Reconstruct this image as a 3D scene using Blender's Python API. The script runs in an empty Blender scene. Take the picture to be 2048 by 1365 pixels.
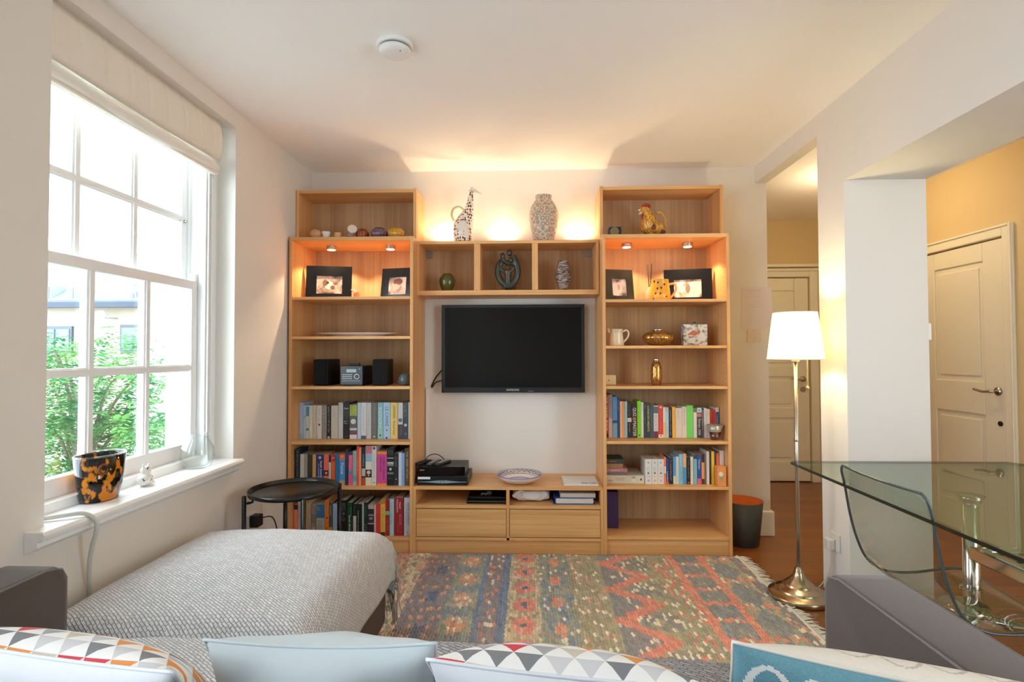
import bpy, bmesh, math, random
import numpy as np
from mathutils import Vector, Matrix, Euler
random.seed(7); RNG = np.random.default_rng(7)
SC = bpy.context.scene; COL = SC.collection; PI = math.pi

# ------------------------------------------------------------------ camera
FPX, CAMZ = 1075.0, 1.26
YAW, PITCH, ROLL = math.atan(36/FPX), math.atan(24/FPX), -0.0028
cd = bpy.data.cameras.new('camera'); cam = bpy.data.objects.new('camera', cd); COL.objects.link(cam)
cd.sensor_width = 36; cd.lens = 36*FPX/2048; cd.clip_start = .05; cd.clip_end = 200
CR = Matrix.Rotation(YAW, 3, 'Z') @ Matrix.Rotation(PI/2+PITCH, 3, 'X') @ Matrix.Rotation(ROLL, 3, 'Z')
cam.matrix_world = Matrix.Translation((0, 0, CAMZ)) @ CR.to_4x4()
SC.camera = cam
def ray(px, py): return CR @ Vector(((px-1024)/FPX, (682.5-py)/FPX, -1))
def W(px, py, Y):                       # point at room depth Y
    d = ray(px, py); t = Y/d.y; return Vector((d.x*t, Y, CAMZ+d.z*t))
def G(px, py, Z):                       # point at height Z
    d = ray(px, py); t = (Z-CAMZ)/d.z; return Vector((d.x*t, d.y*t, Z))
def S(px, py, X):                       # point on a plane of constant X
    d = ray(px, py); t = X/d.x; return Vector((X, d.y*t, CAMZ+d.z*t))

# ------------------------------------------------------------------ light of the day, exposure
SC.view_settings.view_transform = 'Standard'; SC.view_settings.look = 'None'
SC.view_settings.exposure = 0.88; SC.view_settings.gamma = 1.0; SC.view_settings.use_curve_mapping = False
SC.cycles.max_bounces = 12; SC.cycles.diffuse_bounces = 7; SC.cycles.glossy_bounces = 4
SC.cycles.transparent_max_bounces = 24; SC.cycles.transmission_bounces = 8
SC.cycles.caustics_reflective = False; SC.cycles.caustics_refractive = False
SC.cycles.sample_clamp_indirect = 6; SC.cycles.blur_glossy = 1.0
SKY = 6.0
wd = bpy.data.worlds.new('sky'); SC.world = wd; wd.use_nodes = True
bg = wd.node_tree.nodes['Background']; bg.inputs[0].default_value = (.80, .90, 1.0, 1); bg.inputs[1].default_value = SKY
def lamp(name, kind, loc, power, color, size=.05, rot=(0, 0, 0), spot=None, blend=.5, parent=None, size_y=None):
    d = bpy.data.lights.new(name, kind); d.energy = power; d.color = color
    if kind == 'AREA':
        d.size = size
        if size_y: d.shape = 'RECTANGLE'; d.size_y = size_y
    else: d.shadow_soft_size = size
    if spot: d.spot_size = math.radians(spot); d.spot_blend = blend
    o = bpy.data.objects.new(name, d); COL.objects.link(o); o.location = loc; o.rotation_euler = rot
    if parent: o.parent = parent
    return o
def portal(name, loc, rot, sx, sy):
    o = lamp(name, 'AREA', loc, 1, (1, 1, 1), sx, rot, size_y=sy); o.data.cycles.is_portal = True
portal('daylight_portal', (-1.86, 2.25, 1.55), (0, -PI/2, 0), 1.7, 1.1)
portal('daylight_portal', (-1.93, -.45, 1.55), (0, -PI/2, 0), 1.75, 1.7)
portal('daylight_portal', (3.16, -.35, 1.4), (0, PI/2, 0), 1.9, 1.7)  # at the unseen window opening added in the hall right wall
WARM = (1.0, .62, .30); WARM2 = (1.0, .74, .42)

# ------------------------------------------------------------------ materials
def lin(c):
    return tuple(((v/255)/12.92 if v <= 10 else ((v/255+.055)/1.055)**2.4) for v in c[:3])+(1,)
MATS = {}
def N(nt, t, **k):
    n = nt.nodes.new(t)
    for a, b in k.items(): setattr(n, a, b)
    return n
def mat(name, col=(200, 200, 200), rough=.6, metal=0, spec=.5, noise=0, nscale=8, bump=0, bscale=60, sheen=0, coat=0, emit=None, estr=0):
    if name in MATS: return MATS[name]
    m = bpy.data.materials.new(name); m.use_nodes = True; nt = m.node_tree; b = nt.nodes['Principled BSDF']
    c = lin(col); b.inputs['Base Color'].default_value = c; b.inputs['Roughness'].default_value = rough
    b.inputs['Metallic'].default_value = metal; b.inputs['Specular IOR Level'].default_value = spec
    if sheen: b.inputs['Sheen Weight'].default_value = sheen
    if coat: b.inputs['Coat Weight'].default_value = coat
    if emit: b.inputs['Emission Color'].default_value = lin(emit); b.inputs['Emission Strength'].default_value = estr
    tc = N(nt, 'ShaderNodeTexCoord')
    if noise or True:
        n = N(nt, 'ShaderNodeTexNoise'); n.inputs['Scale'].default_value = nscale; n.inputs['Detail'].default_value = 4
        nt.links.new(tc.outputs['Object'], n.inputs['Vector'])
        r = N(nt, 'ShaderNodeMix', data_type='RGBA'); a = max(noise, .015)
        r.inputs[6].default_value = tuple(v*(1-a) for v in c[:3])+(1,); r.inputs[7].default_value = tuple(min(1, v*(1+a)) for v in c[:3])+(1,)
        nt.links.new(n.outputs['Fac'], r.inputs[0]); nt.links.new(r.outputs[2], b.inputs['Base Color'])
    if bump:
        n2 = N(nt, 'ShaderNodeTexNoise'); n2.inputs['Scale'].default_value = bscale
        bp = N(nt, 'ShaderNodeBump'); bp.inputs['Strength'].default_value = bump; bp.inputs['Distance'].default_value = .005
        nt.links.new(tc.outputs['Object'], n2.inputs['Vector']); nt.links.new(n2.outputs['Fac'], bp.inputs['Height'])
        nt.links.new(bp.outputs[0], b.inputs['Normal'])
    MATS[name] = m; return m
def wood(name, c1, c2, axis, rough=.42, sc=1.0):
    """oak veneer with grain running along one axis"""
    m = bpy.data.materials.new(name); m.use_nodes = True; nt = m.node_tree; b = nt.nodes['Principled BSDF']
    g = N(nt, 'ShaderNodeNewGeometry'); mp = N(nt, 'ShaderNodeMapping')
    s = {'x': (1.2, 60, 60), 'z': (60, 60, 1.2), 'y': (60, 1.2, 60)}[axis]
    mp.inputs['Scale'].default_value = tuple(v*sc for v in s)
    n = N(nt, 'ShaderNodeTexNoise'); n.inputs['Scale'].default_value = 1; n.inputs['Detail'].default_value = 6; n.inputs['Distortion'].default_value = .6
    nt.links.new(g.outputs['Position'], mp.inputs[0]); nt.links.new(mp.outputs[0], n.inputs[0])
    mp2 = N(nt, 'ShaderNodeMapping'); mp2.inputs['Scale'].default_value = {'x': (.5, 9, 9), 'z': (9, 9, .5), 'y': (9, .5, 9)}[axis]
    n2 = N(nt, 'ShaderNodeTexNoise'); n2.inputs['Scale'].default_value = 1
    nt.links.new(g.outputs['Position'], mp2.inputs[0]); nt.links.new(mp2.outputs[0], n2.inputs[0])
    ad = N(nt, 'ShaderNodeMath', operation='ADD'); nt.links.new(n.outputs[0], ad.inputs[0]); nt.links.new(n2.outputs[0], ad.inputs[1])
    cr = N(nt, 'ShaderNodeValToRGB'); cr.color_ramp.elements[0].position = .72; cr.color_ramp.elements[1].position = 1.28
    cr.color_ramp.elements[0].color = lin(c1); cr.color_ramp.elements[1].color = lin(c2)
    nt.links.new(ad.outputs[0], cr.inputs[0]); 
    # ramp positions above 1 are clamped, so scale
    ml = N(nt, 'ShaderNodeMath', operation='MULTIPLY'); ml.inputs[1].default_value = .5
    nt.links.new(ad.outputs[0], ml.inputs[0]); nt.links.new(ml.outputs[0], cr.inputs[0])
    cr.color_ramp.elements[0].position = .38; cr.color_ramp.elements[1].position = .6
    nt.links.new(cr.outputs[0], b.inputs['Base Color']); b.inputs['Roughness'].default_value = rough
    MATS[name] = m; return m
def clear(name, tint=(255, 255, 255), rough=.0, ior=1.45, gain=1.0):
    m = bpy.data.materials.new(name); m.use_nodes = True; nt = m.node_tree; nt.nodes.remove(nt.nodes['Principled BSDF'])
    out = nt.nodes['Material Output']; t = N(nt, 'ShaderNodeBsdfTransparent'); t.inputs[0].default_value = lin(tint)
    g = N(nt, 'ShaderNodeBsdfGlossy'); g.inputs['Roughness'].default_value = rough
    lw = N(nt, 'ShaderNodeLayerWeight'); lw.inputs[0].default_value = .5          # same from both sides of a pane
    pw = N(nt, 'ShaderNodeMath', operation='POWER'); pw.inputs[1].default_value = 5; nt.links.new(lw.outputs['Facing'], pw.inputs[0])
    f = N(nt, 'ShaderNodeMath', operation='MULTIPLY_ADD'); f.inputs[1].default_value = .9; f.inputs[2].default_value = .04; nt.links.new(pw.outputs[0], f.inputs[0])
    mx = N(nt, 'ShaderNodeMixShader'); ml = N(nt, 'ShaderNodeMath', operation='MULTIPLY'); ml.inputs[1].default_value = gain; ml.use_clamp = True
    nt.links.new(f.outputs[0], ml.inputs[0]); nt.links.new(ml.outputs[0], mx.inputs[0])
    nt.links.new(t.outputs[0], mx.inputs[1]); nt.links.new(g.outputs[0], mx.inputs[2]); nt.links.new(mx.outputs[0], out.inputs[0])
    MATS[name] = m; return m

WALL = mat('wall_paint', (229, 225, 218), .8, noise=.02, nscale=2, bump=.05, bscale=90)
CEIL = mat('ceiling_paint', (250, 249, 247), .85)
WHITE = mat('white_gloss_paint', (240, 241, 240), .35)
HALLP = mat('hall_paint', (206, 184, 138), .8)
DOORP = mat('door_paint', (228, 222, 200), .5)
WV = wood('oak_veneer_vertical', (206, 150, 94), (226, 174, 116), 'z')
WH = wood('oak_veneer_horizontal', (208, 154, 96), (228, 178, 120), 'x')
WB = wood('oak_back_panel_shaded', (176, 142, 104), (200, 166, 124), 'z', .6)  # same oak, with the shade inside the shelves put into a duller tone
CHROME = mat('chrome', (225, 222, 215), .12, 1)
STEEL = mat('brushed_steel', (190, 180, 165), .28, 1)
BLACK = mat('black_metal', (14, 16, 16), .35)
BPLAST = mat('black_plastic', (12, 13, 15), .4)
GLOSSK = mat('black_gloss', (8, 9, 11), .08)
GLASS = clear('window_glass', (252, 255, 254))
ACRYL = clear('clear_acrylic', (240, 240, 236), 0, 1.5)
TGLASS = clear('green_table_glass', (214, 226, 214), 0, 1.5)
GEDGE = mat('glass_edge', (22, 34, 30), .15)
CGLASS = clear('clear_glass', (252, 254, 254), 0, 1.5, 1.3)
AEDGE = mat('acrylic_edge', (74, 84, 84), .08)  # dark reflection along the clear shell's rim, put into a grey colour

# floor boards
def floor_mat():
    m = bpy.data.materials.new('dark_wood_floor'); m.use_nodes = True; nt = m.node_tree; b = nt.nodes['Principled BSDF']
    g = N(nt, 'ShaderNodeNewGeometry'); mp = N(nt, 'ShaderNodeMapping'); mp.inputs['Rotation'].default_value = (0, 0, 0)
    br = N(nt, 'ShaderNodeTexBrick'); br.inputs['Scale'].default_value = 1; br.inputs['Brick Width'].default_value = 1.1
    br.inputs['Row Height'].default_value = .12; br.inputs['Mortar Size'].default_value = .0012
    br.inputs['Color1'].default_value = lin((160, 96, 46)); br.inputs['Color2'].default_value = lin((136, 80, 38)); br.inputs['Mortar'].default_value = lin((40, 24, 14))
    nt.links.new(g.outputs['Position'], mp.inputs[0]); nt.links.new(mp.outputs[0], br.inputs[0])
    mp2 = N(nt, 'ShaderNodeMapping'); mp2.inputs['Scale'].default_value = (3, 40, 1); n = N(nt, 'ShaderNodeTexNoise'); n.inputs['Scale'].default_value = 1; n.inputs['Detail'].default_value = 5
    nt.links.new(g.outputs['Position'], mp2.inputs[0]); nt.links.new(mp2.outputs[0], n.inputs[0])
    mx = N(nt, 'ShaderNodeMix', data_type='RGBA', blend_type='MULTIPLY'); mx.inputs[0].default_value = .5
    nt.links.new(br.outputs[0], mx.inputs[6]); nt.links.new(n.outputs[0], mx.inputs[7])
    nt.links.new(mx.outputs[2], b.inputs['Base Color']); b.inputs['Roughness'].default_value = .3
    return m
FLOOR = floor_mat()

def knit(name, ca, cb, cm, w=.021, h=.0085, dist=.004):
    """chunky basket knit, laid out in the cloth's own UV metres"""
    m = bpy.data.materials.new(name); m.use_nodes = True; nt = m.node_tree; b = nt.nodes['Principled BSDF']
    uv = N(nt, 'ShaderNodeTexCoord'); mp = N(nt, 'ShaderNodeMapping'); mp.inputs['Rotation'].default_value = (0, 0, .62)
    nz = N(nt, 'ShaderNodeTexNoise'); nz.inputs['Scale'].default_value = 60
    va = N(nt, 'ShaderNodeVectorMath', operation='MULTIPLY_ADD'); va.inputs[1].default_value = (.006, .006, 0)
    nt.links.new(uv.outputs['UV'], nz.inputs[0]); nt.links.new(nz.outputs['Color'], va.inputs[0]); nt.links.new(uv.outputs['UV'], va.inputs[2])
    nt.links.new(va.outputs[0], mp.inputs[0])
    br = N(nt, 'ShaderNodeTexBrick'); br.inputs['Scale'].default_value = 1; br.inputs['Brick Width'].default_value = w; br.inputs['Row Height'].default_value = h
    br.inputs['Mortar Size'].default_value = h*.2; br.inputs['Mortar Smooth'].default_value = 1
    br.inputs['Color1'].default_value = lin(ca); br.inputs['Color2'].default_value = lin(cb); br.inputs['Mortar'].default_value = lin(cm)
    nt.links.new(mp.outputs[0], br.inputs[0]); nt.links.new(br.outputs[0], b.inputs['Base Color'])
    n2 = N(nt, 'ShaderNodeTexNoise'); n2.inputs['Scale'].default_value = 420; nt.links.new(uv.outputs['UV'], n2.inputs[0])
    ad = N(nt, 'ShaderNodeMath', operation='MULTIPLY_ADD'); ad.inputs[1].default_value = -1.0
    nt.links.new(br.outputs['Fac'], ad.inputs[0]); nt.links.new(n2.outputs[0], ad.inputs[2])
    bp = N(nt, 'ShaderNodeBump'); bp.inputs['Strength'].default_value = .9; bp.inputs['Distance'].default_value = dist
    nt.links.new(ad.outputs[0], bp.inputs['Height']); nt.links.new(bp.outputs[0], b.inputs['Normal'])
    b.inputs['Roughness'].default_value = .95; b.inputs['Sheen Weight'].default_value = .3
    MATS[name] = m; return m
KNIT = knit('grey_white_knit', (240, 240, 240), (216, 218, 222), (160, 160, 164))
KNIT2 = knit('grey_fuzzy_knit', (206, 204, 206), (160, 158, 164), (120, 118, 122), .03, .012, .006)
SOFA = mat('taupe_sofa_fabric', (80, 70, 66), .85, noise=.12, nscale=400, bump=.2, bscale=700, sheen=.25)
BROWN = mat('brown_sofa_side', (78, 64, 54), .6, noise=.08, nscale=200)

def attr_mat(name, rough=.9, bump=0, bscale=300):
    m = bpy.data.materials.new(name); m.use_nodes = True; nt = m.node_tree; b = nt.nodes['Principled BSDF']
    a = N(nt, 'ShaderNodeAttribute'); a.attribute_name = 'Col'
    n = N(nt, 'ShaderNodeTexNoise'); n.inputs['Scale'].default_value = bscale; tc = N(nt, 'ShaderNodeTexCoord'); nt.links.new(tc.outputs['Object'], n.inputs[0])
    mx = N(nt, 'ShaderNodeMix', data_type='RGBA', blend_type='OVERLAY'); mx.inputs[0].default_value = .25
    nt.links.new(a.outputs['Color'], mx.inputs[6]); nt.links.new(n.outputs[0], mx.inputs[7])
    nt.links.new(mx.outputs[2], b.inputs['Base Color']); b.inputs['Roughness'].default_value = rough
    if bump:
        bp = N(nt, 'ShaderNodeBump'); bp.inputs['Strength'].default_value = bump; bp.inputs['Distance'].default_value = .003
        nt.links.new(n.outputs[0], bp.inputs['Height']); nt.links.new(bp.outputs[0], b.inputs['Normal'])
    return m
RUGM = attr_mat('woven_rug_wool', .95, .4)
PRINTM = attr_mat('printed_cotton', .85)

# ------------------------------------------------------------------ mesh building
class MB:
    def __init__(s): s.v = []; s.f = []; s.uv = None
    def add(s, vs, fs):
        o = len(s.v); s.v += [tuple(p) for p in vs]; s.f += [tuple(i+o for i in f) for f in fs]; return s
    def box(s, x0, x1, y0, y1, z0, z1, M=None):
        p = [Vector((x, y, z)) for z in (z0, z1) for y in (y0, y1) for x in (x0, x1)]
        if M is not None: p = [M @ q for q in p]
        return s.add(p, [(0, 2, 3, 1), (4, 5, 7, 6), (0, 1, 5, 4), (2, 6, 7, 3), (0, 4, 6, 2), (1, 3, 7, 5)])
    def lathe(s, prof, c=(0, 0, 0), seg=32, sx=1, sy=1, flute=0, nf=12, cap=True):
        vs = []; fs = []; n = len(prof)
        for r, z in prof:
            for k in range(seg):
                a = 2*PI*k/seg; rr = r*(1+flute*(abs(math.cos(nf*a/2))-.5))
                vs.append((c[0]+rr*sx*math.cos(a), c[1]+rr*sy*math.sin(a), c[2]+z))
        for i in range(n-1):
            for k in range(seg):
                k2 = (k+1) % seg; fs.append((i*seg+k, i*seg+k2, (i+1)*seg+k2, (i+1)*seg+k))
        if cap and prof[0][0] > .0015: fs.append(tuple(range(seg-1, -1, -1)))
        if cap and prof[-1][0] > .0015: fs.append(tuple((n-1)*seg+k for k in range(seg)))
        return s.add(vs, fs)
    def tube(s, pts, r, seg=10, cap=True):
        pts = [Vector(p) for p in pts]; n = len(pts); rs = r if isinstance(r, (list, tuple)) else [r]*n
        vs = []; up = None
        for i, p in enumerate(pts):
            d = (pts[min(i+1, n-1)]-pts[max(i-1, 0)]).normalized()
            if up is None: up = Vector((0, 0, 1)) if abs(d.z) < .9 else Vector((0, 1, 0))
            a = d.cross(up).normalized(); b = a.cross(d).normalized(); up = b
            for k in range(seg):
                t = 2*PI*k/seg; vs.append(p+rs[i]*(a*math.cos(t)+b*math.sin(t)))
        fs = [(i*seg+k, (i+1)*seg+k, (i+1)*seg+(k+1) % seg, i*seg+(k+1) % seg) for i in range(n-1) for k in range(seg)]
        if cap: fs.append(tuple(range(seg))); fs.append(tuple((n-1)*seg+k for k in range(seg-1, -1, -1)))
        return s.add(vs, fs)
    def ball(s, c, r, seg=16, rings=10):
        r = (r, r, r) if not isinstance(r, (tuple, list)) else r
        vs = [(c[0], c[1], c[2]-r[2])]
        for i in range(1, rings):
            t = PI*i/rings-PI/2
            for k in range(seg):
                a = 2*PI*k/seg; vs.append((c[0]+r[0]*math.cos(t)*math.cos(a), c[1]+r[1]*math.cos(t)*math.sin(a), c[2]+r[2]*math.sin(t)))
        vs.append((c[0], c[1], c[2]+r[2])); L = len(vs)-1; fs = []
        for k in range(seg): fs.append((0, 1+(k+1) % seg, 1+k)); fs.append((L, L-seg+k, L-seg+(k+1) % seg))
        for i in range(rings-2):
            for k in range(seg):
                a = 1+i*seg; fs.append((a+k, a+(k+1) % seg, a+seg+(k+1) % seg, a+seg+k))
        return s.add(vs, fs)
    def prism(s, poly, axis, a0, a1):
        """polygon in the two other axes, extruded along axis"""
        def P(u, v, w): return {'x': (w, u, v), 'y': (u, w, v), 'z': (u, v, w)}[axis]
        n = len(poly); vs = [P(u, v, a0) for u, v in poly]+[P(u, v, a1) for u, v in poly]
        fs = [tuple(range(n-1, -1, -1)), tuple(range(n, 2*n))]+[(i, (i+1) % n, n+(i+1) % n, n+i) for i in range(n)]
        return s.add(vs, fs)
    def grid(s, P, nu, nv, uv=None):
        o = len(s.v); s.v += [tuple(P(i/(nu-1), j/(nv-1))) for i in range(nu) for j in range(nv)]
        s.f += [(o+i*nv+j, o+(i+1)*nv+j, o+(i+1)*nv+j+1, o+i*nv+j+1) for i in range(nu-1) for j in range(nv-1)]
        if uv: s.uv = [uv(i/(nu-1), j/(nv-1)) for i in range(nu) for j in range(nv)]
        return s

def origin_of(o):
    p = Vector((0, 0, 0))
    while o is not None: p += o.location; o = o.parent
    return p
def obj(name, mb, m, parent=None, smooth=False, bevel=0, loc=None, world=True, subsurf=0, solid=0, remesh=0, weld=False):
    """link a mesh; vertices come in room coordinates unless world=False"""
    me = bpy.data.meshes.new(name)
    if loc is None: loc = Vector((0, 0, 0))
    loc = Vector(loc); off = origin_of(parent)+loc if world else Vector((0, 0, 0))
    v = [(p[0]-off.x, p[1]-off.y, p[2]-off.z) for p in mb.v]
    me.from_pydata(v, [], mb.f); me.update()
    if mb.uv:
        l = me.uv_layers.new(name='UVMap'); idx = [lp.vertex_index for lp in me.loops]
        l.data.foreach_set('uv', [c for i in idx for c in mb.uv[i]])
    if smooth: me.shade_smooth()
    me.materials.append(m)
    o = bpy.data.objects.new(name, me); COL.objects.link(o); o.location = loc
    if parent is not None: o.parent = parent
    bm = bmesh.new(); bm.from_mesh(me)
    if weld: bmesh.ops.remove_doubles(bm, verts=bm.verts, dist=1e-5)
    bmesh.ops.recalc_face_normals(bm, faces=bm.faces); bm.to_mesh(me); bm.free()
    if solid: k = o.modifiers.new('thickness', 'SOLIDIFY'); k.thickness = solid; k.offset = 0
    if remesh:
        k = o.modifiers.new('fuse', 'REMESH'); k.mode = 'VOXEL'; k.voxel_size = remesh; k.use_smooth_shade = True
        k = o.modifiers.new('soften', 'SMOOTH'); k.iterations = 4; k.factor = .5
    if bevel:
        k = o.modifiers.new('bevel', 'BEVEL'); k.width = bevel; k.segments = 2; k.limit_method = 'ANGLE'
    if subsurf: k = o.modifiers.new('subdivision', 'SUBSURF'); k.levels = subsurf; k.render_levels = subsurf
    return o
def tag(o, label, cat, group=None, kind=None):
    o['label'] = label; o['category'] = cat
    if group: o['group'] = group
    if kind: o['kind'] = kind
    return o
def thing(name, label, cat, loc=(0, 0, 0), rz=0, group=None):
    o = bpy.data.objects.new(name, None); COL.objects.link(o); o.location = loc; o.rotation_euler = (0, 0, rz); o.empty_display_size = .05
    return tag(o, label, cat, group)
def struct(name, mb, m, parent=None, **k):
    o = obj(name, mb, m, parent, **k)
    if parent is None: o['kind'] = 'structure'
    return o
def tomesh(o):
    me = bpy.data.meshes.new_from_object(o); c = o.data; n = o.name; p = o.parent
    if not me.materials: me.materials.append(c.materials[0])
    bpy.data.objects.remove(o); q = bpy.data.objects.new(n, me); COL.objects.link(q); q.parent = p; return q
def text(name, s, M, size, m, parent, align='CENTER', ext=.0004, sx=1.0):
    c = bpy.data.curves.new(name, 'FONT'); c.body = s; c.size = size; c.extrude = ext; c.align_x = align; c.align_y = 'CENTER'
    c.materials.append(m); o = bpy.data.objects.new(name, c); COL.objects.link(o); o.parent = parent
    o = tomesh(o); M = M.copy() @ Matrix.Diagonal((sx, 1, 1, 1)); loc = M.translation-origin_of(parent)
    M.translation = loc; o.matrix_basis = M; return o
DOWN = Matrix(((0, 1, 0, 0), (0, 0, -1, 0), (-1, 0, 0, 0), (0, 0, 0, 1)))     # reads downward on a face towards -Y
FRONT = Matrix(((1, 0, 0, 0), (0, 0, -1, 0), (0, 1, 0, 0), (0, 0, 0, 1)))
UPW = Matrix(((0, -1, 0, 0), (0, 0, -1, 0), (1, 0, 0, 0), (0, 0, 0, 1)))
def T(p): return Matrix.Translation(p)
def smoothpath(pts, n=8):
    pts = [Vector(p) for p in pts]; out = []
    for i in range(len(pts)-1):
        p0 = pts[max(i-1, 0)]; p1 = pts[i]; p2 = pts[i+1]; p3 = pts[min(i+2, len(pts)-1)]
        for k in range(n):
            t = k/n; out.append(.5*((2*p1)+(p2-p0)*t+(2*p0-5*p1+4*p2-p3)*t*t+(3*p1-p0-3*p2+p3)*t**3))
    out.append(pts[-1]); return out

# ================================================================== THE SETTING
XL, XR, YB, H = -1.56, 1.57, 3.78, 2.555
YR = -1.6                       # rear wall behind the camera
DX, DYF = 3.0, 5.33             # hall: door wall and far wall
b = MB().box(XL-.34, DX+.12, YR-.15, DYF+.12, -.2, 0); struct('floor', b, FLOOR)
b = MB().box(XL-.34, DX+.12, YR-.15, DYF+.12, H, H+.2); struct('ceiling', b, CEIL)
b = MB().box(XL-.3, 1.65, YB, YB+.14, 0, H); struct('wall_back', b, WALL)
# left wall with the window opening
WY0, WY1, WZ0, WZ1 = 1.685, 2.785, .712, 2.465
WX = -1.90
b = MB().box(WX, XL, YR, -1.3, 0, H).box(WX, XL, .4, WY0, 0, H).box(WX, XL, -1.3, .4, 0, WZ0).box(WX, XL, -1.3, .4, WZ1, H).box(WX, XL, WY1, YB, 0, H).box(WX, XL, WY0, WY1, 0, WZ0-.03).box(WX, XL, WY0, WY1, WZ1, H)
struct('wall_left', b, WALL)
# right wall: header over the hall opening, pier, header over the dining opening
CY0, CY1, CX1 = 2.722, 2.966, 1.97
b = MB()
b.box(XR, CX1, CY0, CY1, 0, H)
b.box(XR, 1.65, CY1, YB, 2.44, H)
b.box(XR, CX1, .2, CY0, 2.12, H)
b.box(XR, CX1, YR, .2, 0, H)
struct('wall_right', b, WALL)
# rear wall behind the camera
b = MB().box(XL, DX, YR-.15, YR, 0, H)
struct('wall_rear', b, WALL)
# hall shell, with an unseen window opening added to bring in more daylight
DY0, DY1, DZ = 3.49, 4.25, 1.99
b = MB().box(DX, DX+.12, YR, -1.25, 0, H).box(DX, DX+.12, .5, DY0, 0, H).box(DX, DX+.12, -1.25, .5, 0, .45).box(DX, DX+.12, -1.25, .5, 2.35, H).box(DX, DX+.12, DY1, DYF+.1, 0, H).box(DX, DX+.12, DY0, DY1, DZ, H).box(DX+.06, DX+.12, DY0, DY1, 0, DZ)  # last box is unseen backing added to block daylight under the door
struct('wall_hall_right', b, HALLP)
hd0, hd1 = 1.85, 2.72
b = MB().box(1.2, hd0, DYF, DYF+.12, 0, H).box(hd1, DX, DYF, DYF+.12, 0, H).box(hd0, hd1, DYF, DYF+.12, 1.99, H).box(hd0, hd1, DYF+.06, DYF+.12, 0, 1.99)  # last box added unseen behind the leaf, stops daylight leaking below it
struct('wall_hall_far', b, HALLP)
b = MB().box(1.2, 1.32, YB+.14, DYF, 0, H); struct('wall_hall_left', b, HALLP)

# skirtings
def skirt(name, x0, x1, y0, y1, h=.16):
    b = MB().box(x0, x1, y0, y1, 0, h); return struct(name, b, WHITE, bevel=.008)
skirt('baseboard_back', 1.28, 1.67, YB-.02, YB+.16, .17)
skirt('baseboard_left', XL, XL+.018, YR, YB-.4)
skirt('baseboard_hall', DX-.018, DX, DY1+.1, DYF, .14)
skirt('baseboard_far', 2.82, DX-.02, DYF-.018, DYF, .14)

# doors
def panel_door(name, axis, p, a0, a1, z1, panels, flip):
    """door leaf lying in the plane axis=p, spanning a0..a1; panels are (fa0,fa1,z0,z1)"""
    def bx(b, a_0, a_1, d0, d1, z0, z_1):
        if axis == 'x': b.box(p+d0, p+d1, a_0, a_1, z0, z_1)
        else: b.box(a_0, a_1, p+d0, p+d1, z0, z_1)
    b = MB(); bx(b, a0+.004, a1-.004, .012, .045, .008, z1-.005)
    d = struct(name, b, DOORP)
    # stiles and rails stand proud of the panels
    xs = [a0+.004]; b = MB()
    w = a1-a0
    pa0, pa1 = a0+panels[0][0]*w, a0+panels[0][1]*w
    bx(b, a0+.004, pa0, 0, .014, .008, z1-.005); bx(b, pa1, a1-.004, 0, .014, .008, z1-.005)
    zs = sorted(panels, key=lambda q: q[2]); cur = .008
    for q in zs: bx(b, pa0, pa1, 0, .014, cur, q[2]); cur = q[3]
    bx(b, pa0, pa1, 0, .014, cur, z1-.005)
    struct('door_frame_rails', b, DOORP, d, bevel=.006)
    for q in zs:
        b = MB(); bx(b, pa0+.035, pa1-.035, .004, .016, q[2]+.035, q[3]-.035); struct('door_panel', b, DOORP, d, bevel=.006)
    return d
d1 = panel_door('door_1', 'x', DX-.001, DY0, DY1, DZ, [(.22, .78, .22, .84), (.22, .78, 1.06, 1.86)], 0)
d2 = panel_door('door_2', 'y', DYF-.001, hd0, hd1, 1.99, [(.16, .84, .2, .62), (.16, .84, .72, 1.02), (.16, .84, 1.12, 1.86)], 0)
# handles
def lever(door, c, n, a, name='door_handle'):
    c = Vector(c); n = Vector(n); a = Vector(a); b = MB()
    b.tube([c, c+n*.012], .026, 20); b.tube([c+n*.01, c+n*.05, c+n*.055+a*.02], .010, 10)
    b.tube(smoothpath([c+n*.055+a*.01, c+n*.058+a*.06+Vector((0, 0, -.004)), c+n*.055+a*.13+Vector((0, 0, .008))]), .008, 10)
    return struct(name, b, STEEL, door, smooth=True)
hz = S(1990, 786, DX); lever(d1, (DX, DY0+.06, 1.005), (-1, 0, 0), (0, 1, 0))
b = MB().tube([(DX, DY0+.05, .80), (DX-.008, DY0+.05, .80)], .016, 16); struct('keyhole_cover', b, mat('dark_bronze', (70, 60, 50), .4, .8), d1)
b = MB().box(DX-.006, DX+.01, DY0-.004, DY0+.003, .90, 1.06); struct('strike_plate', b, mat('dark_bronze2', (90, 78, 62), .4, .8), d1)
lever(d2, (hd1-.07, DYF, 1.0), (0, -1, 0), (-1, 0, 0)); b = MB().tube([(hd1-.07, DYF, .90), (hd1-.07, DYF-.012, .90)], .026, 18); struct('lock_rose', b, STEEL, d2)
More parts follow.
